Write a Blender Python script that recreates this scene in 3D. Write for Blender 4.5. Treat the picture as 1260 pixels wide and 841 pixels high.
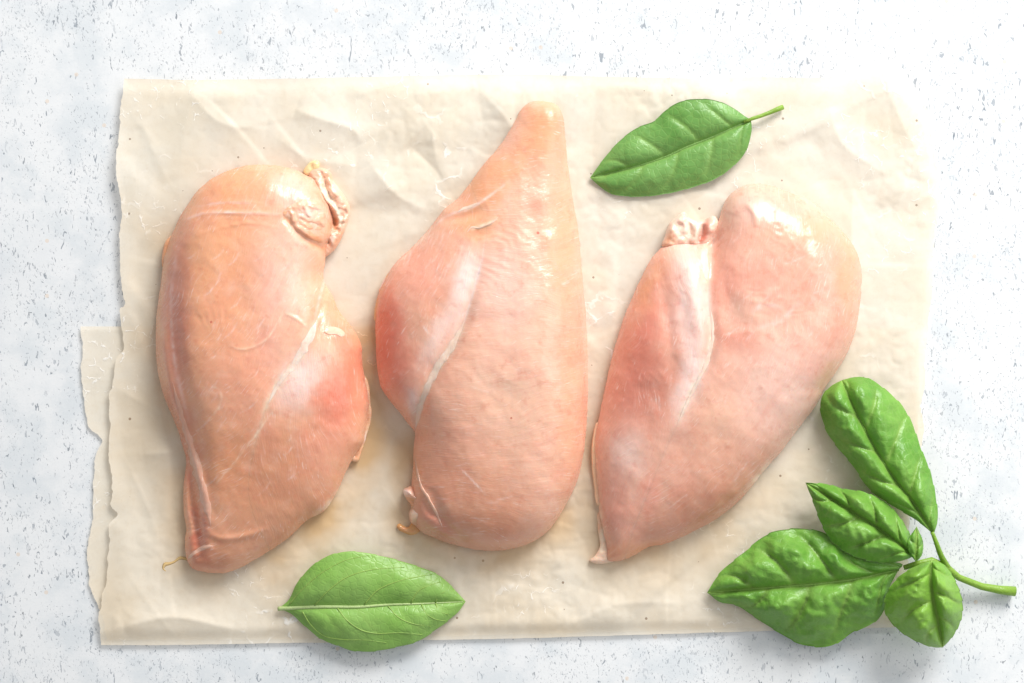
import bpy, math, random
import numpy as np
from mathutils import Vector
from mathutils.geometry import delaunay_2d_cdt

for _o in list(bpy.data.objects):
    bpy.data.objects.remove(_o)
SC = bpy.context.scene
COL = SC.collection
S = 0.0004            # metres on the table per unit of the drawing grid
H = 0.95              # camera height above the table
CX, CY = 630.0, 420.5

# ---------------------------------------------------------------- camera
cam_d = bpy.data.cameras.new('camera')
cam = bpy.data.objects.new('camera', cam_d)
COL.objects.link(cam)
cam.location = (0, 0, H)
cam_d.sensor_width = 36.0
cam_d.lens = 36.0 * H / (1260 * S)
cam_d.clip_start = 0.01
cam_d.clip_end = 50
SC.camera = cam

# ---------------------------------------------------------------- light
world = bpy.data.worlds.new('World')
SC.world = world
world.use_nodes = True
bg = world.node_tree.nodes['Background']
bg.inputs[0].default_value = (0.975, 0.985, 1.0, 1)
bg.inputs[1].default_value = 0.42


def area_light(name, loc, target, sx, sy, power, color):
    d = bpy.data.lights.new(name, 'AREA')
    d.shape = 'RECTANGLE'
    d.size, d.size_y = sx, sy
    d.energy = power
    d.color = color
    o = bpy.data.objects.new(name, d)
    COL.objects.link(o)
    o.location = loc
    v = Vector(target) - Vector(loc)
    o.rotation_euler = v.to_track_quat('-Z', 'Y').to_euler()
    return o


area_light('window_light', (0.78, 1.50, 1.02), (0.0, 0.02, 0), 1.0, 0.75, 54.0, (1.0, 0.985, 0.96))
area_light('side_bounce', (0.95, 0.15, 0.75), (0.05, 0, 0), 0.6, 0.6, 3.2, (1.0, 0.99, 0.97))

vs = SC.view_settings
vs.view_transform = 'Standard'
vs.look = 'None'
vs.exposure = 0.0
vs.gamma = 1.0
SC.render.engine = 'CYCLES'
SC.cycles.max_bounces = 12
SC.cycles.transparent_max_bounces = 12

# ---------------------------------------------------------------- maths helpers
rng = np.random.default_rng(7)


def lin(c):
    c = np.asarray(c, float) / 255.0
    return np.where(c <= 0.04045, c / 12.92, ((c + 0.055) / 1.055) ** 2.4)


_lat = {}


def vnoise(x, y, scale, seed):
    """smooth value noise, about -1..1"""
    if seed not in _lat:
        _lat[seed] = np.random.default_rng(seed).uniform(-1, 1, (128, 128))
    L = _lat[seed]
    u, v = np.asarray(x) / scale + 500.3, np.asarray(y) / scale + 500.7
    i, j = np.floor(u).astype(int), np.floor(v).astype(int)
    fu, fv = u - i, v - j
    fu = fu * fu * fu * (fu * (fu * 6 - 15) + 10)
    fv = fv * fv * fv * (fv * (fv * 6 - 15) + 10)
    a, b = L[i % 128, j % 128], L[(i + 1) % 128, j % 128]
    c, d = L[i % 128, (j + 1) % 128], L[(i + 1) % 128, (j + 1) % 128]
    return (a * (1 - fu) + b * fu) * (1 - fv) + (c * (1 - fu) + d * fu) * fv


def fbm(x, y, scale, seed, octs=4, gain=0.5):
    s, a, t = 0, 1.0, 0
    for k in range(octs):
        s = s + a * vnoise(x, y, scale / 2 ** k, seed * 17 + k)
        t += a
        a *= gain
    return s / t


def smooth(e0, e1, x):
    t = np.clip((np.asarray(x) - e0) / (e1 - e0), 0, 1)
    return t * t * (3 - 2 * t)


def catmull(pts, step=2.5, closed=False):
    P = np.asarray(pts, float)
    n = len(P)
    out = []
    rngk = range(n if closed else n - 1)
    for k in rngk:
        if closed:
            p0, p1, p2, p3 = P[(k - 1) % n], P[k], P[(k + 1) % n], P[(k + 2) % n]
        else:
            p1, p2 = P[k], P[k + 1]
            p0 = P[k - 1] if k > 0 else 2 * p1 - p2
            p3 = P[k + 2] if k + 2 < n else 2 * p2 - p1
        d = [max(np.linalg.norm(b - a), 1e-6) ** 0.5 for a, b in ((p0, p1), (p1, p2), (p2, p3))]
        t0, t1 = 0, d[0]
        t2, t3 = t1 + d[1], t1 + d[1] + d[2]
        m = max(2, int(np.linalg.norm(p2 - p1) / step + 0.5))
        t = np.linspace(t1, t2, m + 1)[:-1, None]
        A1 = (t1 - t) / (t1 - t0) * p0 + (t - t0) / (t1 - t0) * p1
        A2 = (t2 - t) / (t2 - t1) * p1 + (t - t1) / (t2 - t1) * p2
        A3 = (t3 - t) / (t3 - t2) * p2 + (t - t2) / (t3 - t2) * p3
        B1 = (t2 - t) / (t2 - t0) * A1 + (t - t0) / (t2 - t0) * A2
        B2 = (t3 - t) / (t3 - t1) * A2 + (t - t1) / (t3 - t1) * A3
        out.append((t2 - t) / (t2 - t1) * B1 + (t - t1) / (t2 - t1) * B2)
    if not closed:
        out.append(P[-1:])
    return np.concatenate(out)


def resample(P, n):
    P = np.asarray(P, float)
    s = np.r_[0, np.cumsum(np.linalg.norm(np.diff(P, axis=0), axis=1))]
    t = np.linspace(0, s[-1], n)
    return np.stack([np.interp(t, s, P[:, k]) for k in range(P.shape[1])], 1)


def inside(p, poly):
    x, y = p[:, 0], p[:, 1]
    r = np.zeros(len(p), bool)
    j = len(poly) - 1
    for i in range(len(poly)):
        xi, yi = poly[i]
        xj, yj = poly[j]
        if yi != yj:
            r ^= ((yi > y) != (yj > y)) & (x < (xj - xi) * (y - yi) / (yj - yi) + xi)
        j = i
    return r


def line_dist(p, line):
    """distance to a polyline and the fraction along it"""
    line = np.asarray(line, float)
    best = np.full(len(p), 1e9)
    frac = np.zeros(len(p))
    L = np.r_[0, np.cumsum(np.linalg.norm(np.diff(line, axis=0), axis=1))]
    for k in range(len(line) - 1):
        a, b = line[k], line[k + 1]
        ab = b - a
        t = np.clip(((p - a) @ ab) / max(ab @ ab, 1e-9), 0, 1)
        d = np.linalg.norm(p - a - t[:, None] * ab, axis=1)
        m = d < best
        best[m] = d[m]
        frac[m] = (L[k] + t[m] * (L[k + 1] - L[k])) / L[-1]
    return best, frac


def mean_dist(p, ring):
    """smooth inside distance: ~ true distance at the edge, no medial ridge"""
    nxt = np.roll(ring, -1, 0)
    mid, ds = (ring + nxt) / 2, np.linalg.norm(nxt - ring, axis=1)
    acc = np.zeros(len(p))
    for a in range(0, len(p), 4000):
        q = p[a:a + 4000]
        r2 = ((q[:, None] - mid[None]) ** 2).sum(2) + 0.3
        acc[a:a + 4000] = (ds[None] * r2 ** -1.5).sum(1)
    return (0.5 * acc) ** -0.5


def wxyz(px, z):
    """table point seen at grid position px when it lies z grid units above the table"""
    zz = np.asarray(z, float) * S
    k = (H - zz) / H
    return np.stack([(px[:, 0] - CX) * S * k, (CY - px[:, 1]) * S * k, zz], 1)


def mesh_object(name, verts, faces, mat, parent=None, cols=None, shade=True, extra=None):
    me = bpy.data.meshes.new(name)
    me.from_pydata(np.asarray(verts).tolist(), [], [list(map(int, f)) for f in faces])
    me.update()
    if shade:
        me.polygons.foreach_set('use_smooth', np.ones(len(me.polygons), bool))
    if cols is not None:
        at = me.color_attributes.new('tint', 'FLOAT_COLOR', 'POINT')
        c = np.ones((len(verts), 4), np.float32)
        c[:, :3] = cols
        at.data.foreach_set('color', c.ravel())
    for nm, val in (extra or {}).items():
        at = me.attributes.new(nm, 'FLOAT', 'POINT')
        at.data.foreach_set('value', np.asarray(val, np.float32))
    me.materials.append(mat)
    o = bpy.data.objects.new(name, me)
    COL.objects.link(o)
    if parent:
        o.parent = parent
        o.matrix_parent_inverse = parent.matrix_world.inverted()
    return o


def thing(name, label, cat, px, group=None):
    o = bpy.data.objects.new(name, None)
    COL.objects.link(o)
    o.empty_display_size = 0.02
    o.location = wxyz(np.array([px], float), [0])[0]
    bpy.context.view_layer.update()
    o['label'] = label
    o['category'] = cat
    if group:
        o['group'] = group
    return o


# ---------------------------------------------------------------- node helpers
class NT:
    def __init__(self, name):
        self.m = bpy.data.materials.new(name)
        self.m.use_nodes = True
        self.t = self.m.node_tree
        self.b = self.t.nodes['Principled BSDF']
        self.out = self.t.nodes['Material Output']

    def n(self, typ, **kw):
        nd = self.t.nodes.new(typ)
        for k, v in kw.items():
            if k.startswith('i_'):
                key = k[2:].replace('_', ' ')
                nd.inputs[int(key) if key.isdigit() else key].default_value = v
            else:
                setattr(nd, k, v)
        return nd

    def l(self, a, b):
        self.t.links.new(a, b)

    def math(self, op, a, b=None, clamp=False):
        nd = self.n('ShaderNodeMath', operation=op, use_clamp=clamp)
        for k, v in enumerate((a, b)):
            if v is None:
                continue
            if hasattr(v, 'links'):
                self.l(v, nd.inputs[k])
            else:
                nd.inputs[k].default_value = v
        return nd.outputs[0]

    def ramp(self, fac, stops):
        nd = self.n('ShaderNodeMapRange', interpolation_type='SMOOTHSTEP')
        nd.inputs['From Min'].default_value, nd.inputs['From Max'].default_value = stops
        self.l(fac, nd.inputs['Value'])
        return nd.outputs['Result']

    def mix(self, fac, a, b, blend='MIX'):
        nd = self.n('ShaderNodeMix', data_type='RGBA', blend_type=blend)
        for sock, v in ((nd.inputs[0], fac), (nd.inputs[6], a), (nd.inputs[7], b)):
            if hasattr(v, 'links'):
                self.l(v, sock)
            else:
                sock.default_value = v
        return nd.outputs[2]

    def noise(self, vec, scale, detail=3, rough=0.5, dist=0.0):
        nd = self.n('ShaderNodeTexNoise')
        nd.inputs['Scale'].default_value = scale
        nd.inputs['Detail'].default_value = detail
        nd.inputs['Roughness'].default_value = rough
        nd.inputs['Distortion'].default_value = dist
        self.l(vec, nd.inputs['Vector'])
        return nd.outputs['Fac']

    def mapping(self, vec, scale=(1, 1, 1), rot=(0, 0, 0), loc=(0, 0, 0)):
        nd = self.n('ShaderNodeMapping')
        nd.inputs['Scale'].default_value = scale
        nd.inputs['Rotation'].default_value = rot
        nd.inputs['Location'].default_value = loc
        self.l(vec, nd.inputs['Vector'])
        return nd.outputs[0]

    def bump(self, h, strength, dist, normal=None):
        nd = self.n('ShaderNodeBump')
        nd.inputs['Strength'].default_value = strength
        nd.inputs['Distance'].default_value = dist
        self.l(h, nd.inputs['Height'])
        if normal is not None:
            self.l(normal, nd.inputs['Normal'])
        return nd.outputs[0]


def rgb(r, g, b):
    return (*lin((r, g, b)), 1.0)


# ---------------------------------------------------------------- materials
def mat_concrete():
    t = NT('white_concrete')
    pos = t.n('ShaderNodeTexCoord').outputs['Object']
    big = t.noise(pos, 9, 4, 0.55)
    mid = t.noise(pos, 40, 5, 0.65)
    fine = t.noise(pos, 900, 3, 0.6)
    col = t.mix(t.ramp(mid, (0.42, 0.66)), rgb(231, 233, 235), rgb(217, 222, 226))
    col = t.mix(t.math('MULTIPLY', t.ramp(big, (0.5, 0.72)), 0.55), col, rgb(216, 220, 224))
    col = t.mix(t.math('MULTIPLY', t.ramp(fine, (0.5, 0.75)), 0.28), col, rgb(205, 211, 216))
    hole = None
    # fleck layers: cell scale, stretch, turn, mask scale, mask range, radius range, strength, seed
    layers = [(640, 0.50, 0.75, 26, (0.46, 0.66), 0.34, 0.60, 0.0),
              (470, 0.45, -0.85, 17, (0.49, 0.66), 0.32, 0.75, 3.1),
              (360, 0.42, 0.65, 13, (0.52, 0.68), 0.22, 0.85, 7.7),
              (900, 0.60, -0.4, 24, (0.36, 0.60), 0.36, 0.50, 5.3),
              (260, 0.36, 0.95, 10, (0.54, 0.66), 0.17, 0.85, 11.9)]
    warp = t.noise(pos, 260, 2, 0.5)
    for sc, stretch, rot, ms, mr, rad, st, seed in layers:
        v = t.mapping(pos, (1, stretch, 1), (0, 0, rot), (seed, seed * 0.7, 0))
        add = t.n('ShaderNodeVectorMath', operation='ADD')
        sca = t.n('ShaderNodeVectorMath', operation='SCALE')
        nz = t.n('ShaderNodeTexNoise')
        nz.inputs['Scale'].default_value = sc * 1.0
        nz.inputs['Detail'].default_value = 2
        t.l(v, nz.inputs['Vector'])
        t.l(nz.outputs['Color'], sca.inputs[0])
        sca.inputs['Scale'].default_value = 2.3 / sc
        t.l(v, add.inputs[0])
        t.l(sca.outputs[0], add.inputs[1])
        vo = t.n('ShaderNodeTexVoronoi', voronoi_dimensions='2D')
        vo.inputs['Scale'].default_value = sc
        t.l(add.outputs[0], vo.inputs['Vector'])
        sep = t.n('ShaderNodeSeparateColor')
        t.l(vo.outputs['Color'], sep.inputs[0])
        mask = t.ramp(t.noise(t.mapping(pos, loc=(seed, 1.3 * seed, 0)), ms, 4, 0.6), mr)
        keep = t.math('LESS_THAN', sep.outputs[0], t.math('ADD', t.math('MULTIPLY', mask, 0.66), 0.045))
        r = t.math('MULTIPLY', t.math('ADD', t.math('MULTIPLY', sep.outputs[1], 0.8), 0.2), rad)
        edge = t.math('SUBTRACT', r, vo.outputs['Distance'])
        spot = t.math('MULTIPLY', t.ramp(edge, (0.0, 0.09)), keep)
        dark = t.math('MULTIPLY', spot, t.math('MULTIPLY', t.math('ADD', t.math('MULTIPLY', sep.outputs[2], 0.75), 0.25), st))
        tone = t.mix(sep.outputs[1], rgb(66, 70, 78), rgb(132, 142, 154))
        col = t.mix(dark, col, tone)
        hole = dark if hole is None else t.math('MAXIMUM', hole, dark)
    # a few rusty grains
    vo = t.n('ShaderNodeTexVoronoi', voronoi_dimensions='2D')
    vo.inputs['Scale'].default_value = 70
    t.l(pos, vo.inputs['Vector'])
    sep = t.n('ShaderNodeSeparateColor')
    t.l(vo.outputs['Color'], sep.inputs[0])
    rust = t.math('MULTIPLY', t.math('LESS_THAN', vo.outputs['Distance'], 0.07), t.math('GREATER_THAN', sep.outputs[0], 0.93))
    col = t.mix(t.math('MULTIPLY', rust, 0.35), col, rgb(226, 190, 150))
    t.l(col, t.b.inputs['Base Color'])
    t.b.inputs['Roughness'].default_value = 0.72
    t.b.inputs['Specular IOR Level'].default_value = 0.25
    h = t.math('SUBTRACT', t.math('ADD', t.math('MULTIPLY', mid, 0.5), t.math('MULTIPLY', fine, 0.12)), t.math('MULTIPLY', hole, 0.7))
    t.l(t.bump(h, 0.35, 0.0006), t.b.inputs['Normal'])
    return t.m


def mat_paper():
    t = NT('parchment')
    pos = t.n('ShaderNodeTexCoord').outputs['Object']
    cloud = t.noise(pos, 26, 5, 0.6)
    fibre = t.noise(t.mapping(pos, (1, 1.6, 1)), 1500, 2, 0.6)
    grain = t.noise(pos, 420, 4, 0.7)
    col = t.mix(t.ramp(cloud, (0.35, 0.68)), rgb(254, 246, 231), rgb(251, 238, 216))
    col = t.mix(t.math('MULTIPLY', t.ramp(grain, (0.45, 0.75)), 0.22), col, rgb(232, 212, 184))
    col = t.mix(t.math('MULTIPLY', t.ramp(fibre, (0.5, 0.8)), 0.3), col, rgb(250, 244, 231))
    # wax cracks: short white scribbles in a few places
    marks = None
    for sc, seed, ms, lo in ((70, 0.0, 14, 0.545), (150, 4.2, 19, 0.52)):
        nz = t.n('ShaderNodeTexNoise')
        nz.inputs['Scale'].default_value = sc * 1.6
        nz.inputs['Detail'].default_value = 3
        t.l(pos, nz.inputs['Vector'])
        sca = t.n('ShaderNodeVectorMath', operation='SCALE')
        sca.inputs['Scale'].default_value = 0.9 / sc
        t.l(nz.outputs['Color'], sca.inputs[0])
        add = t.n('ShaderNodeVectorMath', operation='ADD')
        t.l(t.mapping(pos, loc=(seed, seed, 0)), add.inputs[0])
        t.l(sca.outputs[0], add.inputs[1])
        vo = t.n('ShaderNodeTexVoronoi', voronoi_dimensions='2D', feature='DISTANCE_TO_EDGE')
        vo.inputs['Scale'].default_value = sc
        t.l(add.outputs[0], vo.inputs['Vector'])
        lines = t.math('SUBTRACT', 1.0, t.ramp(vo.outputs['Distance'], (0.014, 0.065)))
        mask = t.ramp(t.noise(t.mapping(pos, loc=(seed * 2, 0.4, 0)), ms, 3, 0.5), (lo, lo + 0.09))
        mask2 = t.ramp(t.noise(t.mapping(pos, loc=(0.3, seed, 0)), sc * 1.3, 2, 0.5), (0.5, 0.62))
        m = t.math('MULTIPLY', t.math('MULTIPLY', lines, mask), mask2)
        marks = m if marks is None else t.math('MAXIMUM', marks, m)
    col = t.mix(t.math('MULTIPLY', marks, 0.75), col, rgb(255, 253, 249))
    # tiny brown fibre specks
    vo = t.n('ShaderNodeTexVoronoi', voronoi_dimensions='2D')
    vo.inputs['Scale'].default_value = 75
    t.l(pos, vo.inputs['Vector'])
    sep = t.n('ShaderNodeSeparateColor')
    t.l(vo.outputs['Color'], sep.inputs[0])
    sp = t.math('MULTIPLY', t.math('LESS_THAN', vo.outputs['Distance'], t.math('MULTIPLY', sep.outputs[2], 0.05)),
                t.math('GREATER_THAN', sep.outputs[0], 0.86))
    col = t.mix(t.math('MULTIPLY', sp, 0.7), col, rgb(128, 92, 62))
    dm = t.n('ShaderNodeAttribute', attribute_name='damp_shade')
    col = t.mix(t.math('MULTIPLY', dm.outputs['Fac'], 1.0), col, rgb(236, 204, 158))  # wept-in stain plus contact shade painted around the meat
    t.l(col, t.b.inputs['Base Color'])
    t.b.inputs['Roughness'].default_value = 0.48
    t.b.inputs['Specular IOR Level'].default_value = 0.35
    h = t.math('ADD', t.math('MULTIPLY', grain, 0.4), t.math('MULTIPLY', marks, 1.2))
    nrm = t.bump(h, 0.3, 0.0003)
    t.l(nrm, t.b.inputs['Normal'])
    tr = t.n('ShaderNodeBsdfTranslucent')
    t.l(col, tr.inputs['Color'])
    tp = t.n('ShaderNodeBsdfTransparent')
    tp.inputs['Color'].default_value = (1, 0.975, 0.93, 1)
    m1 = t.n('ShaderNodeMixShader')
    m1.inputs[0].default_value = 0.16
    t.l(t.b.outputs[0], m1.inputs[1])
    t.l(tr.outputs[0], m1.inputs[2])
    m2 = t.n('ShaderNodeMixShader')
    t.l(t.math('MULTIPLY', t.math('SUBTRACT', 1.0, marks), 0.25), m2.inputs[0])
    t.l(m1.outputs[0], m2.inputs[1])
    t.l(tp.outputs[0], m2.inputs[2])
    t.l(m2.outputs[0], t.out.inputs['Surface'])
    return t.m


def mat_meat(name='raw_chicken', sss=0.45, rough=0.34):
    t = NT(name)
    at = t.n('ShaderNodeAttribute', attribute_name='tint')
    fa = t.n('ShaderNodeAttribute', attribute_name='fib_across')
    fl = t.n('ShaderNodeAttribute', attribute_name='fib_along')
    cmb = t.n('ShaderNodeCombineXYZ')
    t.l(fa.outputs['Fac'], cmb.inputs[0])
    t.l(fl.outputs['Fac'], cmb.inputs[1])
    pos = t.n('ShaderNodeTexCoord').outputs['Object']
    fv = t.mapping(cmb.outputs[0], (1, 0.10, 1))
    f1 = t.noise(fv, 0.30, 4, 0.62, 0.3)
    f2 = t.noise(fv, 0.085, 3, 0.5, 0.2)
    patch = t.ramp(t.noise(pos, 60, 3, 0.5), (0.38, 0.66))
    mott = t.noise(pos, 110, 4, 0.6)
    wet = t.noise(pos, 620, 3, 0.55)
    f0 = t.noise(t.mapping(cmb.outputs[0], (1, 0.11, 1), loc=(3, 7, 0)), 0.55, 3, 0.6, 0.4)
    patch2 = t.ramp(t.noise(t.mapping(pos, loc=(0.7, 0.2, 0)), 75, 3, 0.55), (0.44, 0.62))
    col = at.outputs['Color']
    col = t.mix(t.math('MULTIPLY', t.math('MULTIPLY', t.ramp(f1, (0.54, 0.70)), patch), 0.24), col, rgb(252, 226, 214))
    col = t.mix(t.math('MULTIPLY', t.math('MULTIPLY', t.ramp(f0, (0.56, 0.70)), patch2), 0.48), col, rgb(252, 230, 220))
    col = t.mix(t.math('MULTIPLY', t.ramp(t.noise(t.mapping(pos, loc=(0.1, 0.9, 0)), 190, 4, 0.65), (0.52, 0.74)), 0.35), col, rgb(214, 132, 108))
    col = t.mix(t.math('MULTIPLY', t.ramp(f2, (0.5, 0.75)), 0.20), col, rgb(222, 146, 124))
    col = t.mix(t.math('MULTIPLY', t.ramp(mott, (0.5, 0.72)), 0.16), col, rgb(246, 212, 196))
    # pin-point capillary dots
    vo = t.n('ShaderNodeTexVoronoi')
    vo.inputs['Scale'].default_value = 70
    t.l(pos, vo.inputs['Vector'])
    sep = t.n('ShaderNodeSeparateColor')
    t.l(vo.outputs['Color'], sep.inputs[0])
    dot = t.math('MULTIPLY', t.math('LESS_THAN', vo.outputs['Distance'], 0.05), t.math('GREATER_THAN', sep.outputs[0], 0.86))
    col = t.mix(t.math('MULTIPLY', dot, 0.6), col, rgb(190, 66, 50))
    t.l(col, t.b.inputs['Base Color'])
    t.b.inputs['Subsurface Weight'].default_value = sss
    t.b.inputs['Subsurface Radius'].default_value = (0.8, 0.42, 0.28)
    t.b.inputs['Subsurface Scale'].default_value = 0.003
    rg = t.math('ADD', t.math('MULTIPLY', t.ramp(t.noise(pos, 85, 3, 0.6), (0.35, 0.7)), 0.18), rough - 0.12)
    t.l(rg, t.b.inputs['Roughness'])
    t.b.inputs['IOR'].default_value = 1.40
    t.b.inputs['Specular IOR Level'].default_value = 0.36
    t.b.inputs['Coat Weight'].default_value = 0.42
    t.b.inputs['Coat Roughness'].default_value = 0.07
    h = t.math('ADD', t.math('ADD', t.math('MULTIPLY', f1, 0.42), t.math('MULTIPLY', f0, 0.45)), t.math('ADD', t.math('MULTIPLY', wet, 0.20), t.math('MULTIPLY', f2, 0.45)))
    nrm = t.bump(h, 0.34, 0.0007)
    t.l(nrm, t.b.inputs['Normal'])
    nr2 = t.bump(t.math('ADD', t.math('MULTIPLY', f0, 0.4), t.math('MULTIPLY', wet, 0.35)), 0.40, 0.0008)
    t.l(nr2, t.b.inputs['Coat Normal'])
    return t.m


def mat_leaf(name, tint_bias=1.0, rough=0.36):
    t = NT(name)
    at = t.n('ShaderNodeAttribute', attribute_name='tint')
    pos = t.n('ShaderNodeTexCoord').outputs['Object']
    net = t.n('ShaderNodeTexVoronoi', feature='DISTANCE_TO_EDGE')
    net.inputs['Scale'].default_value = 330
    t.l(pos, net.inputs['Vector'])
    veinlet = t.math('SUBTRACT', 1.0, t.ramp(net.outputs['Distance'], (0.0, 0.14)))
    mott = t.noise(pos, 140, 4, 0.6)
    fine = t.noise(pos, 1100, 2, 0.5)
    col = at.outputs['Color']
    col = t.mix(t.math('MULTIPLY', veinlet, 0.16), col, rgb(172, 205, 110))
    col = t.mix(t.math('MULTIPLY', t.ramp(mott, (0.45, 0.75)), 0.25), col, rgb(72, 122, 44))
    t.l(col, t.b.inputs['Base Color'])
    t.b.inputs['Roughness'].default_value = rough
    t.b.inputs['Specular IOR Level'].default_value = 0.5
    h = t.math('ADD', t.math('MULTIPLY', veinlet, -0.35), t.math('ADD', t.math('MULTIPLY', mott, 0.5), t.math('MULTIPLY', fine, 0.15)))
    t.l(t.bump(h, 0.4, 0.0005), t.b.inputs['Normal'])
    tr = t.n('ShaderNodeBsdfTranslucent')
    t.l(t.mix(0.5, col, rgb(190, 215, 70)), tr.inputs['Color'])
    m1 = t.n('ShaderNodeMixShader')
    m1.inputs[0].default_value = 0.28
    t.l(t.b.outputs[0], m1.inputs[1])
    t.l(tr.outputs[0], m1.inputs[2])
    t.l(m1.outputs[0], t.out.inputs['Surface'])
    return t.m


def mat_juice():
    t = NT('amber_juice')
    t.b.inputs['Base Color'].default_value = rgb(240, 206, 138)
    t.b.inputs['Alpha'].default_value = 0.6
    t.b.inputs['Roughness'].default_value = 0.12
    t.b.inputs['IOR'].default_value = 1.33
    return t.m


M_CONC, M_PAPER, M_MEAT, M_LEAF = mat_concrete(), mat_paper(), mat_meat(), mat_leaf('basil_green')
M_FAT = mat_meat('chicken_fat', 0.3, 0.30)
M_JUICE = mat_juice()

# ---------------------------------------------------------------- table
nx, ny = 90, 70
gx, gy = np.meshgrid(np.linspace(-1.2, 1.2, nx), np.linspace(-1.0, 1.0, ny), indexing='ij')
gz = np.zeros_like(gx) - 0.0002
vt = np.stack([gx.ravel(), gy.ravel(), gz.ravel()], 1)
ii, jj = np.meshgrid(np.arange(nx - 1), np.arange(ny - 1), indexing='ij')
q = (ii * ny + jj).ravel()
fc = np.stack([q, q + ny, q + ny + 1, q + 1], 1)
table = mesh_object('tabletop', vt, fc, M_CONC)
table['kind'] = 'structure'

# ---------------------------------------------------------------- parchment
TOP_EDGE = [(153, 97), (230, 98.5), (330, 97.5), (450, 95), (540, 93), (630, 92), (760, 95), (850, 96.5), (930, 95),
            (1000, 96), (1030, 94), (1060, 85), (1105, 77)]
RIGHT_EDGE = [(1105, 77), (1111, 90), (1122, 103), (1132, 116), (1139, 130), (1145, 146), (1147, 163), (1149, 180), (1152, 198), (1155, 215),
              (1155, 232), (1157, 250), (1152, 270), (1150, 290), (1147, 325), (1148, 360), (1143, 385), (1141, 414), (1138, 440), (1139, 465),
              (1134, 500), (1136, 530), (1128, 570), (1122, 620), (1116, 665), (1118, 700), (1110, 735), (1106, 772)]
BOTTOM_EDGE = [(1106, 772), (1000, 775), (930, 777), (800, 781), (700, 784), (630, 786), (573, 787), (480, 789), (400, 791), (340, 791.5), (300, 792.5),
               (200, 794), (124.5, 794)]
LEFT_EDGE = [(124.5, 794), (123, 775), (122, 758), (126, 740), (125, 731), (130.5, 717), (132, 702), (132, 687), (135, 668), (134, 649),
             (141, 638), (144, 632), (138, 626), (136, 621), (138, 605), (137, 588), (134, 565), (134, 545), (135, 520), (134, 490),
             (138, 475), (140, 462), (141, 450), (145, 440), (152, 433), (153.6, 429), (151, 413), (149, 398), (148, 380), (153, 378), (150, 350),
             (148, 325), (147, 300), (149, 268), (148, 240), (144, 226), (143, 205), (144, 188), (146, 170), (149, 130), (153, 97)]


def jag(line, amp, seed):
    P = catmull(line, 1.6)
    d = np.gradient(P, axis=0)
    nrm = np.stack([d[:, 1], -d[:, 0]], 1) / np.maximum(np.linalg.norm(d, axis=1)[:, None], 1e-6)
    s = np.arange(len(P)) * 1.6
    w = fbm(s, s * 0 + seed, 14, seed, 4, 0.7) * amp
    fade = np.minimum(1, np.minimum(s, s[-1] - s) / 12)
    return P + nrm * (w * fade)[:, None]


paper_ring = np.concatenate([jag(TOP_EDGE, 0.4, 3)[:-1], jag(RIGHT_EDGE, 3.2, 5)[:-1], jag(BOTTOM_EDGE, 0.5, 7)[:-1], jag(LEFT_EDGE, 2.6, 9)[:-1]])
under_ring = np.concatenate([
    jag([(99, 402), (101, 430), (100, 457), (104, 501), (107, 514), (110, 525), (120, 535), (126, 542), (122, 552), (118, 561), (116, 580), (115, 599), (114, 630),
         (112, 654), (108, 675), (107, 693), (109, 707), (110, 720), (116, 736), (121, 747), (127, 765), (132, 788)], 2.4, 21)[:-1],
    catmull([(132, 788), (400, 786), (700, 779), (930, 772), (1098, 767)], 6)[:-1],
    catmull([(1098, 767), (1112, 690), (1118, 620), (1128, 540), (1131, 470), (1130, 404)], 6)[:-1],
    catmull([(1130, 404), (900, 403), (600, 402), (300, 402), (99, 402)], 6)[:-1]])


def crumple(p, seed, n, amp, spread=(14, 46), length=(40, 170)):
    r = np.random.default_rng(seed)
    z = np.zeros(len(p))
    for k in range(n):
        c = np.array([r.uniform(110, 1150), r.uniform(80, 800)])
        a = r.uniform(0, math.pi)
        u = np.array([math.cos(a), math.sin(a)])
        v = np.array([-u[1], u[0]])
        q = p - c
        s = q @ v + 0.06 * np.sign(r.uniform(-1, 1)) * (q @ u) ** 2 / 60
        l = q @ u
        L, w = r.uniform(*length), r.uniform(*spread)
        win = np.exp(-(l / L) ** 2)
        kind = r.uniform()
        if kind < 0.6:
            z += amp * r.uniform(0.3, 1) * r.choice([-1, 1], p=[0.35, 0.65]) * np.exp(-np.abs(s) / w) * win
        else:
            z += amp * r.uniform(0.4, 1) * np.tanh(s / (0.25 * w)) * np.exp(-np.abs(s) / (1.6 * w)) * win
    return z


FOLDS = [([(362, 135), (398, 148), (435, 160), (446, 179)], 5, 26), ([(529, 141), (532, 165), (537, 195), (551, 238)], 5, 30),
         ([(454, 200), (489, 241), (524, 258)], 4.5, 24), ([(500, 175), (540, 215), (558, 246)], -4, 20),
         ([(340, 170), (380, 195), (440, 205)], 4, 30), ([(590, 110), (625, 150), (640, 190)], 4, 26),
         ([(150, 772), (210, 760), (290, 775)], 4, 18), ([(700, 770), (760, 745), (840, 742)], 3, 22),
         ([(1020, 130), (1035, 175), (1090, 215)], 3.0, 24), ([(1085, 90), (1105, 140), (1135, 200)], 2.5, 22),
         ([(1050, 230), (1048, 300), (1052, 420)], 3, 20), ([(230, 110), (270, 150), (330, 160)], 4, 30),
         ([(175, 560), (215, 555), (228, 548)], 2.5, 12), ([(470, 600), (500, 640), (560, 700)], 2.5, 18)]
chick_zone = [(330, 450, 130, 230), (600, 420, 130, 270), (900, 460, 150, 220)]


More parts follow.
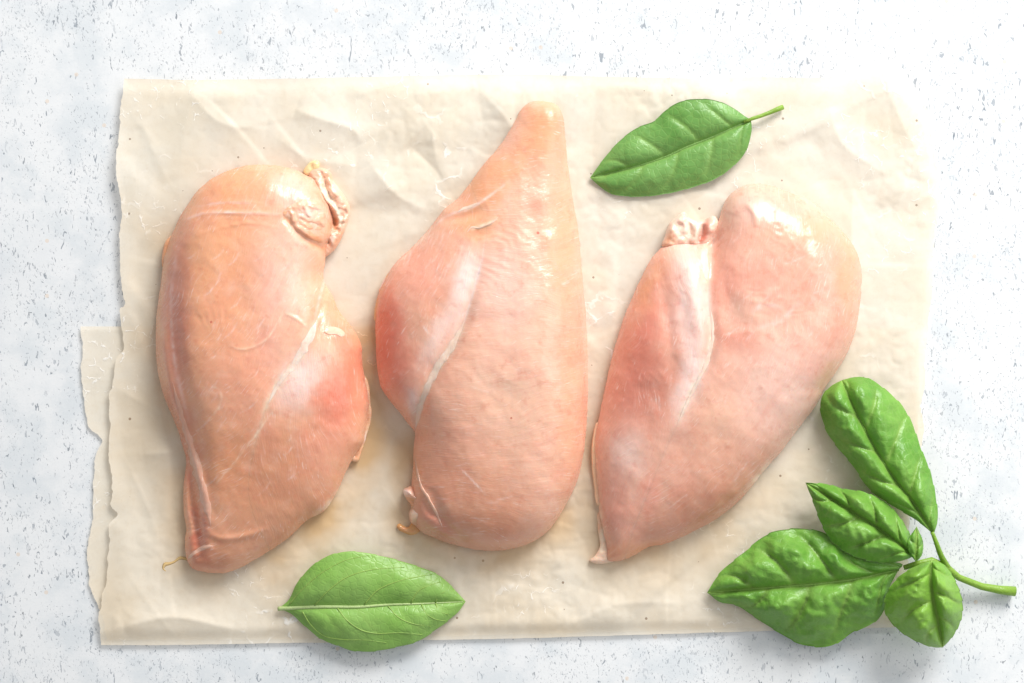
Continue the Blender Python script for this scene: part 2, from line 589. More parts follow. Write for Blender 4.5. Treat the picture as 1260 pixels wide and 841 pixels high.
def paper_z(p):
    z = crumple(p, 11, 110, 2.3) + crumple(p, 13, 300, 0.8, (4, 14), (14, 70))
    z += 1.6 * fbm(p[:, 0], p[:, 1], 120, 31, 3)
    msk = 0.35 + 0.65 * smooth(-0.15, 0.35, fbm(p[:, 0], p[:, 1], 150, 35, 2))
    z += msk * (5.0 * np.abs(fbm(p[:, 0], p[:, 1], 95, 36, 2)) + 2.6 * np.abs(fbm(p[:, 0] + 0.4 * p[:, 1], p[:, 1], 38, 37, 2)) + 1.1 * np.abs(fbm(p[:, 0], p[:, 1], 15, 38, 2)))
    for ln, a, w in FOLDS:
        L = catmull(ln, 6)
        d, f = line_dist(p, L)
        z += 1.7 * a * np.exp(-d / w) * np.sin(np.pi * np.clip(f, 0.02, 0.98)) ** 0.5
    press = np.zeros(len(p))
    for cx, cy, rx, ry in chick_zone:
        press = np.maximum(press, np.exp(-(((p[:, 0] - cx) / rx) ** 2 + ((p[:, 1] - cy) / ry) ** 2) ** 2))
    z = z * (1 - 0.6 * press)
    lo = -2.0
    z = np.where(z < lo, lo + 0.25 * (z - lo), z)
    return z


def sheet(name, ring, sp, zfun, thick, parent):
    x0, y0 = ring.min(0)
    x1, y1 = ring.max(0)
    gx = np.arange(x0, x1, sp)
    gy = np.arange(y0, y1, sp * 0.866)
    X, Y = np.meshgrid(gx, gy)
    X = X + (np.arange(len(gy)) % 2)[:, None] * sp * 0.5
    p = np.stack([X.ravel(), Y.ravel()], 1)
    p = p[inside(p, ring)]
    # keep clear of the rim
    d, _ = line_dist(p, np.vstack([ring[::2], ring[:1]]))
    p = p[d > sp * 0.55]
    allp = np.vstack([ring, p])
    n = len(ring)
    res = delaunay_2d_cdt([Vector(v) for v in allp], [(i, (i + 1) % n) for i in range(n)], [], 1, 1e-4, False)
    P = np.array([(v.x, v.y) for v in res[0]])
    F = np.array(res[2])
    F = F[inside(P[F].mean(1), ring)]
    z = zfun(P)
    return P, F, z


paper = thing('parchment_paper', 'crumpled cream parchment paper folded in two layers under the raw chicken on white concrete', 'parchment paper', (640, 440))


def paper_obj(name, P, F, z):
    V = wxyz(P, z)
    # stains where the meat has wept into the paper, strengthened as painted contact shade
    dmp_shade = np.zeros(len(P))
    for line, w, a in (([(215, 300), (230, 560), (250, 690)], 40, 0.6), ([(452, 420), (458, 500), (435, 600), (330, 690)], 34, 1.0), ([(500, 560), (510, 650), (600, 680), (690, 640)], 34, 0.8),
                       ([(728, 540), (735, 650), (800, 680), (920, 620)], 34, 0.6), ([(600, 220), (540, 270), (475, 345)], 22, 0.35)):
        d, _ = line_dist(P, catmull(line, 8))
        dmp_shade = np.maximum(dmp_shade, a * np.exp(-(d / w) ** 2))
    dmp_shade *= np.clip(0.75 + 0.8 * fbm(P[:, 0], P[:, 1], 45, 91, 4), 0, 1)
    return mesh_object(name, V, F[:, ::-1], M_PAPER, paper, None, True, {'damp_shade': dmp_shade})


def z_top(P):
    d, _ = line_dist(P, np.vstack([paper_ring[::3], paper_ring[:1]]))
    z = 7.0 + paper_z(P) * smooth(-4, 24, d)
    # lifted torn edges at the left and right, fold pressed down along the bottom
    z += 3.0 * np.exp(-d / 12) * (0.5 + 0.9 * fbm(P[:, 0], P[:, 1], 90, 77, 2)) * smooth(700, 560, P[:, 1])
    z += 4.5 * np.exp(-(np.abs(P[:, 1] - 225) / 60) ** 2) * np.exp(-np.maximum(P[:, 0] - 143, 0) / 24)
    z -= 3.2 * smooth(16, 0, 792 - P[:, 1] - (P[:, 0] - 124) * 0.0195)
    return np.maximum(z, 3.4)


def z_under(P):
    d, _ = line_dist(P, np.vstack([under_ring[::3], under_ring[:1]]))
    return np.clip(1.6 + 0.8 * fbm(P[:, 0], P[:, 1], 60, 55, 3) + 1.2 * np.exp(-d / 10), 0.5, 3.0)


P, F, z = sheet('top', paper_ring, 2.5, z_top, 0, paper)
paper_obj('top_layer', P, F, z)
TOPP, TOPZ = P, z
P, F, z = sheet('under', under_ring, 5.0, z_under, 0, paper)
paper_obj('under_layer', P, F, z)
PZ = 6.0      # mean paper height that the food rests on

# ---------------------------------------------------------------- chicken
FLESH = dict(peach=(236, 180, 146), pink=(238, 172, 152), red=(222, 122, 102), orange=(234, 170, 126), white=(248, 228, 222),
             fat=(250, 226, 200), yellow=(248, 222, 150), tan=(206, 148, 116), mauve=(208, 140, 122), deep=(196, 112, 88), cream=(250, 234, 212))


class Breast:
    """a piece of meat: whole outline + relief; its parts are cut from the same relief along seams"""

    def __init__(self, outline, hpts, zr, base_col, seed, fib_dir, hump=0.5, extra_z=None):
        P = catmull(outline, 2.2, True)
        s = np.arange(len(P))
        d = np.roll(P, -1, 0) - np.roll(P, 1, 0)
        nr = np.stack([d[:, 1], -d[:, 0]], 1) / np.linalg.norm(d, axis=1)[:, None]
        w = fbm(P[:, 0], P[:, 1], 9, seed + 300, 2) * 0.5
        self.ring = P + nr * w[:, None]
        self.hpts = np.array(hpts, float)
        self.zr, self.base, self.seed, self.fib, self.hump = zr, base_col, seed, fib_dir, hump
        self.ridges, self.zones, self.streaks, self.wr = [], [], [], []
        test = np.stack(np.meshgrid(np.arange(P[:, 0].min(), P[:, 0].max(), 10), np.arange(P[:, 1].min(), P[:, 1].max(), 10)), -1).reshape(-1, 2)
        test = test[inside(test, P)]
        self.phimax = mean_dist(test, P[::2]).max()

    def phi(self, p):
        f = mean_dist(p, self.ring)
        f[~inside(p, self.ring)] = 0
        return f

    def height(self, p, phi=None):
        if phi is None:
            phi = self.phi(p)
        w = np.exp(-(((p[:, None] - self.hpts[None, :, :2]) ** 2).sum(2)) / (2 * 75.0 ** 2)) + 1e-9
        h = (w * self.hpts[None, :, 2]).sum(1) / w.sum(1)
        t = np.clip(phi / self.phimax, 0, 1)
        prof = (1 - (1 - t) ** 2.3) ** self.hump
        z = self.zr + h * prof
        e = smooth(0, 10, phi)
        z += e * (2.4 * fbm(p[:, 0], p[:, 1], 60, self.seed, 2) + 0.8 * fbm(p[:, 0], p[:, 1], 17, self.seed + 1, 3))
        for line, amp, width, mode in self.ridges:
            L = catmull(line, 4)
            d, f = line_dist(p, L)
            fade = np.sin(np.pi * np.clip(f, 0, 1)) ** 0.6 if mode == 'fade' else (1 - f ** 2 if mode == 'end' else 1.0)
            z += amp * np.exp(-(d / width) ** 2) * fade * e
        for cx, cy, rx, ry, ang, amp, wave in self.wr:     # wrinkled places
            ca, sa = math.cos(ang), math.sin(ang)
            X, Y = p[:, 0] - cx, p[:, 1] - cy
            u, v = X * ca + Y * sa, -X * sa + Y * ca
            win = np.exp(-((u / rx) ** 2 + (v / ry) ** 2))
            ph = v / wave + 1.3 * fbm(p[:, 0], p[:, 1], 26, self.seed + 9, 2)
            z += 0.45 * amp * win * (0.5 + 0.5 * fbm(p[:, 0], p[:, 1], 20, self.seed + 33, 2)) * (1 - np.abs(np.sin(np.pi * ph))) * e
        return z + PZ

    def color(self, p):
        c = np.tile(lin(self.base), (len(p), 1))
        n1 = fbm(p[:, 0], p[:, 1], 70, self.seed + 40, 3)[:, None]
        c = c * (1 - 0.3 * np.clip(n1, 0, 1)) + 0.3 * np.clip(n1, 0, 1) * lin(FLESH['tan'])
        c = c * (1 - 0.25 * np.clip(-n1, 0, 1)) + 0.25 * np.clip(-n1, 0, 1) * lin(FLESH['cream'])
        n2 = np.clip(1.3 * fbm(p[:, 0], p[:, 1], 48, self.seed + 44, 4), 0, 1)[:, None] * 0.5
        c = c * (1 - n2) + n2 * lin((232, 162, 144))
        jx = p[:, 0] + 9 * fbm(p[:, 0], p[:, 1], 22, self.seed + 50, 3)
        jy = p[:, 1] + 9 * fbm(p[:, 0], p[:, 1], 22, self.seed + 51, 3)
        for cx, cy, rx, ry, ang, name, st in self.zones:
            ca, sa = math.cos(math.radians(ang)), math.sin(math.radians(ang))
            X, Y = jx - cx, jy - cy
            u, v = X * ca + Y * sa, -X * sa + Y * ca
            m = (st * np.exp(-((u / rx) ** 2 + (v / ry) ** 2) ** 1.3))[:, None]
            c = c * (1 - m) + m * lin(FLESH[name])
        for line, width, name, st, mode in self.streaks:
            L = catmull(line, 3)
            d, f = line_dist(p, L)
            fade = np.sin(np.pi * np.clip(f, 0, 1)) ** 0.5 if mode == 'fade' else (1 - f ** 3 if mode == 'end' else 1.0)
            br = 0.65 + 0.5 * vnoise(p[:, 0], p[:, 1], 5, self.seed + 60)
            m = np.clip(st * np.exp(-(d / width) ** 2) * fade * br, 0, 1)[:, None]
            c = c * (1 - m) + m * lin(FLESH[name])
        return c ** np.array([1.02, 1.08, 1.08])

    def part(self, name, parent, poly=None, seam=None, sp=1.9, mat=None, fib=None):
        """poly: area of the part (None = all); seam: polyline shared with the neighbour"""
        ring = self.ring if poly is None else np.asarray(poly)
        core = ring
        if seam is not None:
            sm = np.asarray(seam)
            d0, _ = line_dist(ring, sm)
            nxt, prv = np.roll(ring, -1, 0), np.roll(ring, 1, 0)
            t = nxt - prv
            area = 0.5 * np.sum(ring[:, 0] * nxt[:, 1] - nxt[:, 0] * ring[:, 1])
            nr = np.stack([t[:, 1], -t[:, 0]], 1) / np.maximum(np.linalg.norm(t, axis=1)[:, None], 1e-6) * np.sign(area)
            ok = (d0 < 0.8)
            new = ring.copy()
            left = ok.copy()
            for sh in (13.0, 9.0, 6.0, 3.0, 1.2):
                cand = ring + nr * sh
                dd, _ = line_dist(cand, np.vstack([self.ring, self.ring[:1]]))
                good = left & inside(cand, self.ring) & (dd > 1.0)
                new[good] = cand[good]
                left &= ~good
            ring = new
        n = len(ring)
        X, Y = np.meshgrid(np.arange(ring[:, 0].min(), ring[:, 0].max(), sp), np.arange(ring[:, 1].min(), ring[:, 1].max(), sp * 0.866))
        X = X + (np.arange(X.shape[0]) % 2)[:, None] * sp * 0.5
        p = np.stack([X.ravel(), Y.ravel()], 1)
        p = p[inside(p, ring)]
        closed = np.vstack([ring, ring[:1]])
        d, _ = line_dist(p, closed)
        p = p[d > 3.2]
        # closely spaced rows along the rim
        nxt, prv = np.roll(ring, -1, 0), np.roll(ring, 1, 0)
        t = nxt - prv
        area = 0.5 * np.sum(ring[:, 0] * nxt[:, 1] - nxt[:, 0] * ring[:, 1])
        nr = -np.stack([t[:, 1], -t[:, 0]], 1) / np.maximum(np.linalg.norm(t, axis=1)[:, None], 1e-6) * np.sign(area)
        rows = []
        for off in (0.25, 0.8, 1.6, 2.6):
            c = ring + nr * off
            dd, _ = line_dist(c, closed)
            rows.append(c[(dd > off * 0.85) & inside(c, ring)])
        allp = np.vstack([ring] + rows + [p])
        res = delaunay_2d_cdt([Vector(v) for v in allp], [(i, (i + 1) % n) for i in range(n)], [], 1, 1e-4, False)
        Pp = np.array([(v.x, v.y) for v in res[0]])
        F = np.array(res[2])
        F = F[inside(Pp[F].mean(1), ring)]
        phi = self.phi(Pp)
        onrim, _ = line_dist(Pp, np.vstack([self.ring, self.ring[:1]]))
        phi[onrim < 0.02] = 0
        z = self.height(Pp, phi)
        if seam is not None:
            ds, _ = line_dist(Pp, np.asarray(seam))
            out = ~inside(Pp, core)
            z = z - np.where(out, 0.10 * ds + 0.03 * ds ** 2, 0)
        zb = PZ + self.zr - (self.zr + 1.0) * np.sqrt(np.clip(1 - (1 - np.clip(phi / (self.zr * 1.3), 0, 1)) ** 2, 0, 1))
        zb = np.minimum(zb, z - 0.05)
        nv = len(Pp)
        V = np.vstack([wxyz(Pp, z), wxyz(Pp, zb)])
        # rim of the triangulation
        e = np.vstack([F[:, [0, 1]], F[:, [1, 2]], F[:, [2, 0]]])
        key = {}
        for a, b in e:
            key[(a, b)] = key.get((a, b), 0) + 1
        rim = [(a, b) for (a, b) in key if (b, a) not in key]
        faces = [tuple(f[::-1]) for f in F] + [tuple(f + nv) for f in F] + [(a, b, b + nv, a + nv) for a, b in rim]
        col = self.color(Pp)
        fb = self.fib if fib is None else fib
        ca, sa = math.cos(math.radians(fb)), math.sin(math.radians(fb))
        warp = 26 * fbm(Pp[:, 0], Pp[:, 1], 150, self.seed + 70, 2) + 9 * fbm(Pp[:, 0], Pp[:, 1], 45, self.seed + 71, 2)
        al = Pp[:, 0] * ca + Pp[:, 1] * sa
        ac = -Pp[:, 0] * sa + Pp[:, 1] * ca + warp + 0.0011 * (al - al.mean()) ** 2
        o = mesh_object(name, V, faces, mat or M_MEAT, parent, np.vstack([col, col]), True,
                        {'fib_across': np.r_[ac, ac], 'fib_along': np.r_[al, al]})
        return o

    def cut(self, seam):
        """split the outline along a seam that starts and ends on it -> (polygon A, polygon B, seam samples)"""
        sm = catmull(seam, 2.2)
        i0 = np.argmin(np.linalg.norm(self.ring - sm[0], axis=1))
        i1 = np.argmin(np.linalg.norm(self.ring - sm[-1], axis=1))
        sm[0], sm[-1] = self.ring[i0], self.ring[i1]
        n = len(self.ring)
        fwd = [self.ring[k % n] for k in range(i1, i1 + ((i0 - i1) % n) + 1)]
        bwd = [self.ring[k % n] for k in range(i1, i1 - ((i1 - i0) % n) - 1, -1)]
        A = np.vstack([sm[:-1], np.array(fwd)[:-1]])
        B = np.vstack([sm[:-1], np.array(bwd)[:-1]])
        return A, B, sm


def blob(name, parent, outline, h, zbase, col, seed, lump=(3.0, 14), sp=1.6, zones=(), ridges=(), mat=None, fib=0, hump=0.5):
    b = Breast(outline, [(outline[0][0], outline[0][1], h)], 1.2, col, seed, fib, hump)
    b.zones, b.ridges = list(zones), list(ridges)
    base_h = b.height

    def height(p, phi=None):
        if phi is None:
            phi = b.phi(p)
        z = base_h(p, phi)
        zb = zbase(p) if callable(zbase) else zbase
        return z - PZ + zb + lump[0] * fbm(p[:, 0], p[:, 1], lump[1], seed + 5, 3) * smooth(0, 6, phi)
    b.height = height
    o = b.part(name, parent, sp=sp, mat=mat or M_FAT)
    me = o.data
    return o


def ribbon(name, parent, owner, line, width, col, lift=0.6, seed=1, mat=None, taper=True, rough_edge=0.35):
    """a thin strip of fat or sinew lying on the meat: shallow lens-shaped cross-section"""
    L = catmull(line, 2.0)
    n = len(L)
    d = np.gradient(L, axis=0)
    nr = np.stack([-d[:, 1], d[:, 0]], 1) / np.linalg.norm(d, axis=1)[:, None]
    t = np.linspace(0, 1, n)
    ws = np.interp(t, np.linspace(0, 1, len(width)), width)
    if taper:
        ws = ws * np.minimum(1, np.minimum(t, 1 - t) * 9 + 0.08)
    m = 9
    rows = []
    for k, u in enumerate(np.linspace(-1, 1, m)):
        j = ws * (1 + rough_edge * vnoise(np.arange(n) * 2.0, np.full(n, k * 3.0 * (abs(u) > .5)), 7, seed + (u > 0)))
        rows.append(L + nr * (u * j)[:, None])
    Pp = np.stack(rows, 1).reshape(-1, 2)
    u = np.tile(np.linspace(-1, 1, m), n)
    hz = owner.height(Pp)
    top = hz + lift * (1 - u ** 2) * np.repeat(np.clip(ws / max(ws.max(), 1e-6), 0.25, 1), m) * (1 + 0.5 * vnoise(Pp[:, 0], Pp[:, 1], 6, seed + 3)) + 0.12 - 0.5 * (u ** 8)
    bot = hz - 0.8
    N = len(Pp)
    V = np.vstack([wxyz(Pp, top), wxyz(Pp, bot)])
    faces = []
    for i in range(n - 1):
        for k in range(m - 1):
            a, b, c, e = i * m + k, i * m + k + 1, (i + 1) * m + k + 1, (i + 1) * m + k
            faces.append((a, b, c, e))
            faces.append((N + e, N + c, N + b, N + a))
        for k, s in ((0, 1), (m - 1, -1)):
            a, b = i * m + k, (i + 1) * m + k
            faces.append((a, b, N + b, N + a)[::s])
    for i, s in ((0, -1), (n - 1, 1)):
        for k in range(m - 1):
            a, b = i * m + k, i * m + k + 1
            faces.append((a, b, N + b, N + a)[::s])
    c = np.tile(lin(col), (N, 1))
    nn = np.clip(0.5 + 0.5 * vnoise(Pp[:, 0], Pp[:, 1], 8, seed + 9), 0, 1)[:, None] * 0.35
    c = c * (1 - nn) + nn * lin(FLESH['pink'])
    return mesh_object(name, V, faces, mat or M_FAT, parent, np.vstack([c, c]), True, {'fib_across': np.r_[Pp[:, 0], Pp[:, 0]], 'fib_along': np.r_[Pp[:, 1], Pp[:, 1]]})


GRP = 'raw chicken breasts laid on the parchment'

# ---- left breast
OUT_L = [(311, 203), (330, 203), (356, 207), (376, 215), (388, 222), (400, 240), (408, 262), (408, 290), (401, 306), (400, 323), (398, 340), (401, 351), (408, 361), (416, 380),
         (433, 403), (445, 426), (446, 446), (450, 471), (454, 492), (452, 516), (446, 547), (437, 560), (427, 578), (411, 613), (398, 630), (379, 640), (356, 661),
         (332, 678), (308, 692), (284, 704), (263, 706), (242, 702), (234, 697), (229, 685), (227, 668), (229, 651), (226, 630), (226, 596), (229, 568), (224, 547),
         (215, 520), (203, 492), (196, 468), (192, 437), (192, 393), (197, 353), (203, 313), (215, 280), (230, 253), (250, 228), (280, 210)]
L = Breast(OUT_L, [(300, 260, 62), (290, 400, 76), (240, 420, 70), (300, 520, 66), (370, 450, 66), (410, 500, 44), (330, 600, 46), (260, 660, 34), (250, 600, 40), (400, 380, 40),
                   (370, 260, 58)], 7, FLESH['peach'], 101, -52, 0.55)
seam_L = [(401, 351), (394, 380), (386, 402), (377, 424), (367, 440), (354, 458), (339, 477), (327, 503), (317, 534), (308, 575), (306, 612), (318, 650), (332, 678)]
L.ridges = [([(401, 351), (394, 380), (386, 402), (372, 432), (354, 458), (339, 477), (326, 505), (315, 537)], -5, 7, 'end'),
            ([(352, 270), (372, 293), (396, 306)], -3.0, 4, ''), ([(225, 272), (250, 263), (300, 262), (345, 264)], 1.3, 2.5, 'fade'),
            ([(225, 300), (212, 360), (214, 420), (232, 500), (250, 580), (262, 640)], -5, 10, 'fade'),
            ([(200, 400), (203, 440), (215, 500), (236, 560), (252, 610), (258, 648)], 3.5, 5, 'fade'),
            ([(233, 570), (238, 620), (244, 660), (246, 690)], -10, 6, 'fade'),
            ([(250, 650), (268, 662), (300, 660), (330, 650)], 2.2, 4, 'fade'), ([(229, 690), (246, 680), (262, 672)], 2.0, 3, 'fade'),
            ([(280, 425), (300, 430), (325, 420), (340, 400), (348, 385)], 0.9, 1.8, 'fade'), ([(350, 385), (365, 392), (380, 404)], 1.1, 1.8, 'fade'),
            ([(240, 290), (300, 275), (345, 280)], 0.7, 2, 'fade'), ([(250, 250), (280, 248), (320, 250)], 0.7, 2, 'fade'),
            ([(380, 640), (405, 620), (425, 585), (440, 560)], 3, 4, 'fade')]
L.wr = [(242, 650, 12, 34, 0.1, 7.0, 8), (300, 262, 60, 22, 0.05, 0.9, 7), (388, 265, 18, 20, 0.5, 3.0, 9), (215, 400, 14, 90, 1.4, 1.6, 9), (420, 415, 25, 35, 0.9, 2.0, 9)]
L.zones = [(275, 225, 70, 26, 0, 'orange', .55), (255, 330, 50, 90, 0, 'orange', .35), (350, 330, 40, 90, 0, 'white', .45), (355, 230, 28, 22, 0, 'white', .4),
           (218, 390, 16, 120, 2, 'mauve', .85), (236, 560, 14, 75, -14, 'mauve', .8), (370, 470, 30, 46, 30, 'white', .85), (418, 488, 30, 50, 28, 'red', .72),  # mauve paints the shade of the left side into the flesh
           (430, 425, 16, 34, -25, 'red', .42), (405, 545, 26, 40, 35, 'pink', .5), (330, 590, 80, 70, 30, 'tan', .7), (290, 660, 60, 22, -15, 'tan', .6),  # tan puts the shading of the lower end into the colour
           (270, 560, 40, 60, 0, 'orange', .35), (250, 690, 22, 14, 20, 'deep', .45), (262, 695, 30, 8, 0, 'tan', .6), (246, 650, 14, 30, 0, 'mauve', .6), (300, 470, 60, 60, 0, 'pink', .35),
           (243, 655, 7, 32, 4, 'deep', .6), (300, 300, 70, 60, 0, 'orange', .25), (385, 262, 20, 20, 0, 'cream', .5)]  # narrow deep zone paints shade into the tail hollow
L.streaks = [([(386, 402), (374, 430), (356, 456), (339, 477), (326, 505), (315, 537), (307, 572)], 4.2, 'fat', .95, 'end'),
             ([(225, 272), (250, 263), (300, 262), (345, 264)], 1.6, 'white', .8, 'fade'), ([(240, 255), (270, 250), (310, 250)], 1.4, 'white', .5, 'fade'),
             ([(280, 425), (300, 430), (325, 420), (340, 400), (348, 385)], 1.2, 'cream', .7, 'fade'), ([(350, 385), (365, 392), (380, 404)], 1.3, 'cream', .8, 'fade'),
             ([(401, 340), (395, 360), (386, 398)], 1.6, 'white', .6, 'fade'), ([(262, 600), (300, 555), (340, 500)], 1.0, 'cream', .5, 'fade'),
             ([(220, 300), (212, 350), (211, 400), (216, 450), (232, 520)], 2.2, 'white', .5, 'fade'), ([(352, 268), (372, 292), (396, 306)], 3, 'orange', .9, ''),
             ([(258, 475), (270, 480), (272, 495), (262, 512)], 1.3, 'cream', .6, 'fade'), ([(382, 640), (405, 620), (420, 598)], 4, 'fat', .8, 'fade')]
for k in range(26):
    r = np.random.default_rng(900 + k)
    c = np.array([r.uniform(235, 360), r.uniform(300, 620)])
    a = math.radians(r.uniform(-62, -35))
    ln = r.uniform(6, 16)
    dv = np.array([math.cos(a), math.sin(a)]) * ln
    L.streaks.append(([tuple(c - dv), tuple(c + np.array([1.5, 1.5])), tuple(c + dv)], 0.9, 'white', .5, 'fade'))
ch_l = thing('chicken_breast', 'leftmost raw chicken breast, with a lumpy fatty flap at its upper right, pointed end down', 'chicken breast', (315, 460), GRP)
A, B, sm = L.cut(seam_L)
big, small = (A, B) if np.ptp(A[:, 0]) * np.ptp(A[:, 1]) > np.ptp(B[:, 0]) * np.ptp(B[:, 1]) else (B, A)
L.part('muscle', ch_l, big, sm)
L.part('tenderloin', ch_l, small, sm, fib=78)
ribbon('fat_strip', ch_l, L, [(390, 394), (382, 414), (371, 433), (358, 454), (347, 467), (338, 481), (330, 497)], (2.5, 4.6, 5.6, 4.6, 3.4, 2.2, 1.2), (250, 226, 210), 0.5, 5)
blob('fat_scrap', ch_l, [(402, 403), (410, 402), (420, 405), (425, 411), (421, 415), (413, 412), (405, 412), (398, 408)], 1.4, lambda p: L.height(p) - 1.8, (244, 206, 182), 411, (1.5, 7), 1.4)
blob('fat_edge', ch_l, [(447, 462), (453, 470), (456, 492), (457, 515), (450, 540), (445, 556), (440, 568), (431, 566), (436, 552), (444, 530), (449, 505), (447, 482)], 6, PZ + 4, (244, 206, 170), 402, (5, 8),
     zones=[(440, 558, 12, 10, 0, 'orange', .6), (452, 500, 8, 20, 0, 'tan', .4), (448, 535, 6, 8, 0, 'white', .6)], ridges=[([(449, 480), (452, 510), (446, 540)], -3, 2, 'fade')])
blob('shoulder_flap', ch_l, [(380, 211), (390, 207), (397, 207), (407, 213), (410, 222), (418, 233), (427, 247), (431, 260), (428, 273), (422, 290), (415, 303), (405, 314), (398, 318), (396, 308), (401, 290), (404, 272), (400, 255), (391, 243), (384, 230)],
     12, PZ + 5, (244, 204, 178), 403, (5, 9), 1.4, zones=[(405, 264, 6, 17, -30, 'orange', .95), (396, 238, 7, 20, -25, 'cream', .9), (414, 262, 4, 18, -28, 'cream', .95), (409, 236, 6, 7, 0, 'cream', .7), (405, 218, 10, 8, 0, 'peach', .6), (418, 290, 10, 14, 30, 'orange', .5), (411, 293, 5, 8, 0, 'white', .5)],
     ridges=[([(399, 252), (404, 262), (410, 276), (408, 288)], -9, 4, 'fade'), ([(390, 218), (394, 235), (401, 247), (412, 258), (418, 275)], 4, 3, 'fade'), ([(403, 226), (410, 236), (418, 250), (422, 264)], 2.5, 3.5, 'fade'),
             ([(398, 218), (402, 232), (409, 246)], -5, 2.5, 'fade'), ([(424, 256), (420, 276), (412, 296)], -4, 2.5, 'fade')])
blob('torn_flap', ch_l, [(346, 262), (352, 254), (364, 247), (378, 242), (392, 246), (400, 256), (403, 270), (402, 286), (398, 303), (388, 300), (372, 291), (355, 279)], 6, lambda p: np.maximum(L.height(p) - 4.6, PZ + 8), (240, 192, 164), 404, (2.6, 10), 1.4,
     zones=[(384, 294, 20, 5, 26, 'orange', .75), (353, 262, 6, 9, 0, 'orange', .6), (378, 262, 14, 8, 0, 'white', .5), (374, 276, 20, 3, 20, 'orange', .3)],
     ridges=[([(356, 258), (361, 268), (357, 278)], 2.0, 2, 'fade'), ([(374, 250), (378, 262), (386, 270)], 2.6, 2.5, 'fade'), ([(350, 262), (352, 272), (360, 280)], -3, 4, 'fade'), ([(362, 272), (375, 280), (392, 288)], -1, 1.6, 'fade'), ([(362, 266), (377, 273), (396, 280)], -1, 1.6, 'fade')])
blob('fat_nub', ch_l, [(373, 212), (378, 203), (384, 198), (392, 199), (393, 206), (385, 212), (379, 216)], 6, PZ + 6, (250, 230, 176), 405, (2.5, 6), 1.3)
blob('side_fat', ch_l, [(205, 295), (200, 310), (199, 325), (202, 334), (207, 325), (212, 305), (212, 290)], 10, PZ + 4, FLESH['orange'], 406, (2, 8), 1.5)
ribbon('membrane', ch_l, L, [(212, 470), (220, 500), (236, 552), (248, 596), (255, 625), (259, 648)], (1.5, 3, 5, 7, 6, 3), (226, 168, 144), 0.5, 11)
ribbon('membrane', ch_l, L, [(230, 688), (240, 680), (250, 674), (262, 672)], (1.2, 2.4, 3.0, 1.4), (230, 178, 154), 0.6, 12)

# ---- middle breast
OUT_C = [(650, 127), (660, 124), (672, 125), (686, 130), (692.6, 143), (696, 171), (699, 203), (706, 250), (713, 293), (717, 343), (721, 385), (723, 427), (723, 500), (718, 560), (709, 596),
         (694, 626), (676, 652), (654, 668), (628, 676), (606, 678), (587, 677), (562, 672), (536, 663), (519, 655), (509, 644), (506, 630), (506, 600), (508, 574), (509, 552), (510, 533),
         (503, 523), (492, 508), (477, 490), (468, 475), (463, 442), (462, 412), (462, 385), (466, 360), (474, 343), (486, 325), (515, 296), (533, 275), (547, 257), (561, 246), (579, 225),
         (595, 202), (611, 184), (628, 159), (640, 137)]
Cb = Breast(OUT_C, [(665, 150, 22), (650, 220, 40), (600, 250, 38), (640, 320, 66), (640, 420, 84), (640, 520, 84), (600, 620, 64), (540, 620, 50), (560, 520, 66), (520, 420, 62), (490, 420, 54), (530, 330, 50), (680, 600, 56), (700, 450, 66)],
            8, (236, 186, 162), 202, -4, 0.55)
seam_C = [(510, 532), (519, 493), (532, 464), (554, 430), (571, 397), (583, 357), (594, 315), (598, 285), (594, 262), (585, 244), (579, 225)]
Cb.ridges = [([(510, 532), (519, 493), (532, 464), (554, 430), (571, 397), (583, 357), (594, 315)], -8, 8, 'end'),
             ([(547, 262), (577, 257), (600, 243), (615, 232), (628, 222)], 1.6, 5, 'fade'), ([(540, 272), (570, 268), (600, 256)], -3.5, 6, 'fade'),
             ([(578, 284), (590, 279), (602, 275), (612, 268)], 2.0, 2.5, 'fade'), ([(580, 292), (600, 287), (618, 278)], -1.8, 5, 'fade'),
             ([(512, 560), (516, 600), (530, 620)], 2.2, 4, 'fade'), ([(530, 600), (545, 640), (575, 668)], -4, 7, 'fade'),
             ([(650, 180), (655, 260), (665, 340)], -2, 12, 'fade'), ([(520, 610), (528, 630), (545, 640)], -3, 4, 'fade')]
Cb.wr = [(622, 310, 34, 40, 0.55, 2.6, 11), (535, 320, 40, 30, -1.2, 0.7, 7), (640, 240, 20, 60, 0.6, 1.2, 10), (515, 615, 12, 18, 0.6, 3, 7)]
Cb.zones = [(600, 225, 46, 22, -50, 'orange', .8), (665, 160, 24, 40, 0, 'orange', .7), (640, 200, 16, 30, 0, 'orange', .35), (475, 400, 22, 55, 0, 'red', .9), (488, 455, 26, 40, 0, 'red', .62), (510, 330, 30, 30, 0, 'pink', .5),
            (570, 345, 14, 40, 18, 'white', .8), (545, 410, 16, 45, 30, 'white', .55), (525, 350, 30, 26, -30, 'pink', .45), (505, 495, 10, 18, 0, 'white', .6), (620, 360, 40, 60, 0, 'white', .35), (585, 275, 30, 22, 0, 'orange', .65),
            (570, 620, 75, 60, 20, 'tan', .6), (545, 645, 30, 16, 30, 'mauve', .6), (620, 650, 60, 24, 0, 'tan', .4), (700, 520, 20, 110, 0, 'orange', .35), (640, 480, 60, 80, 0, 'cream', .25), (512, 580, 8, 30, 0, 'orange', .4), (690, 300, 20, 80, 0, 'orange', .4)]
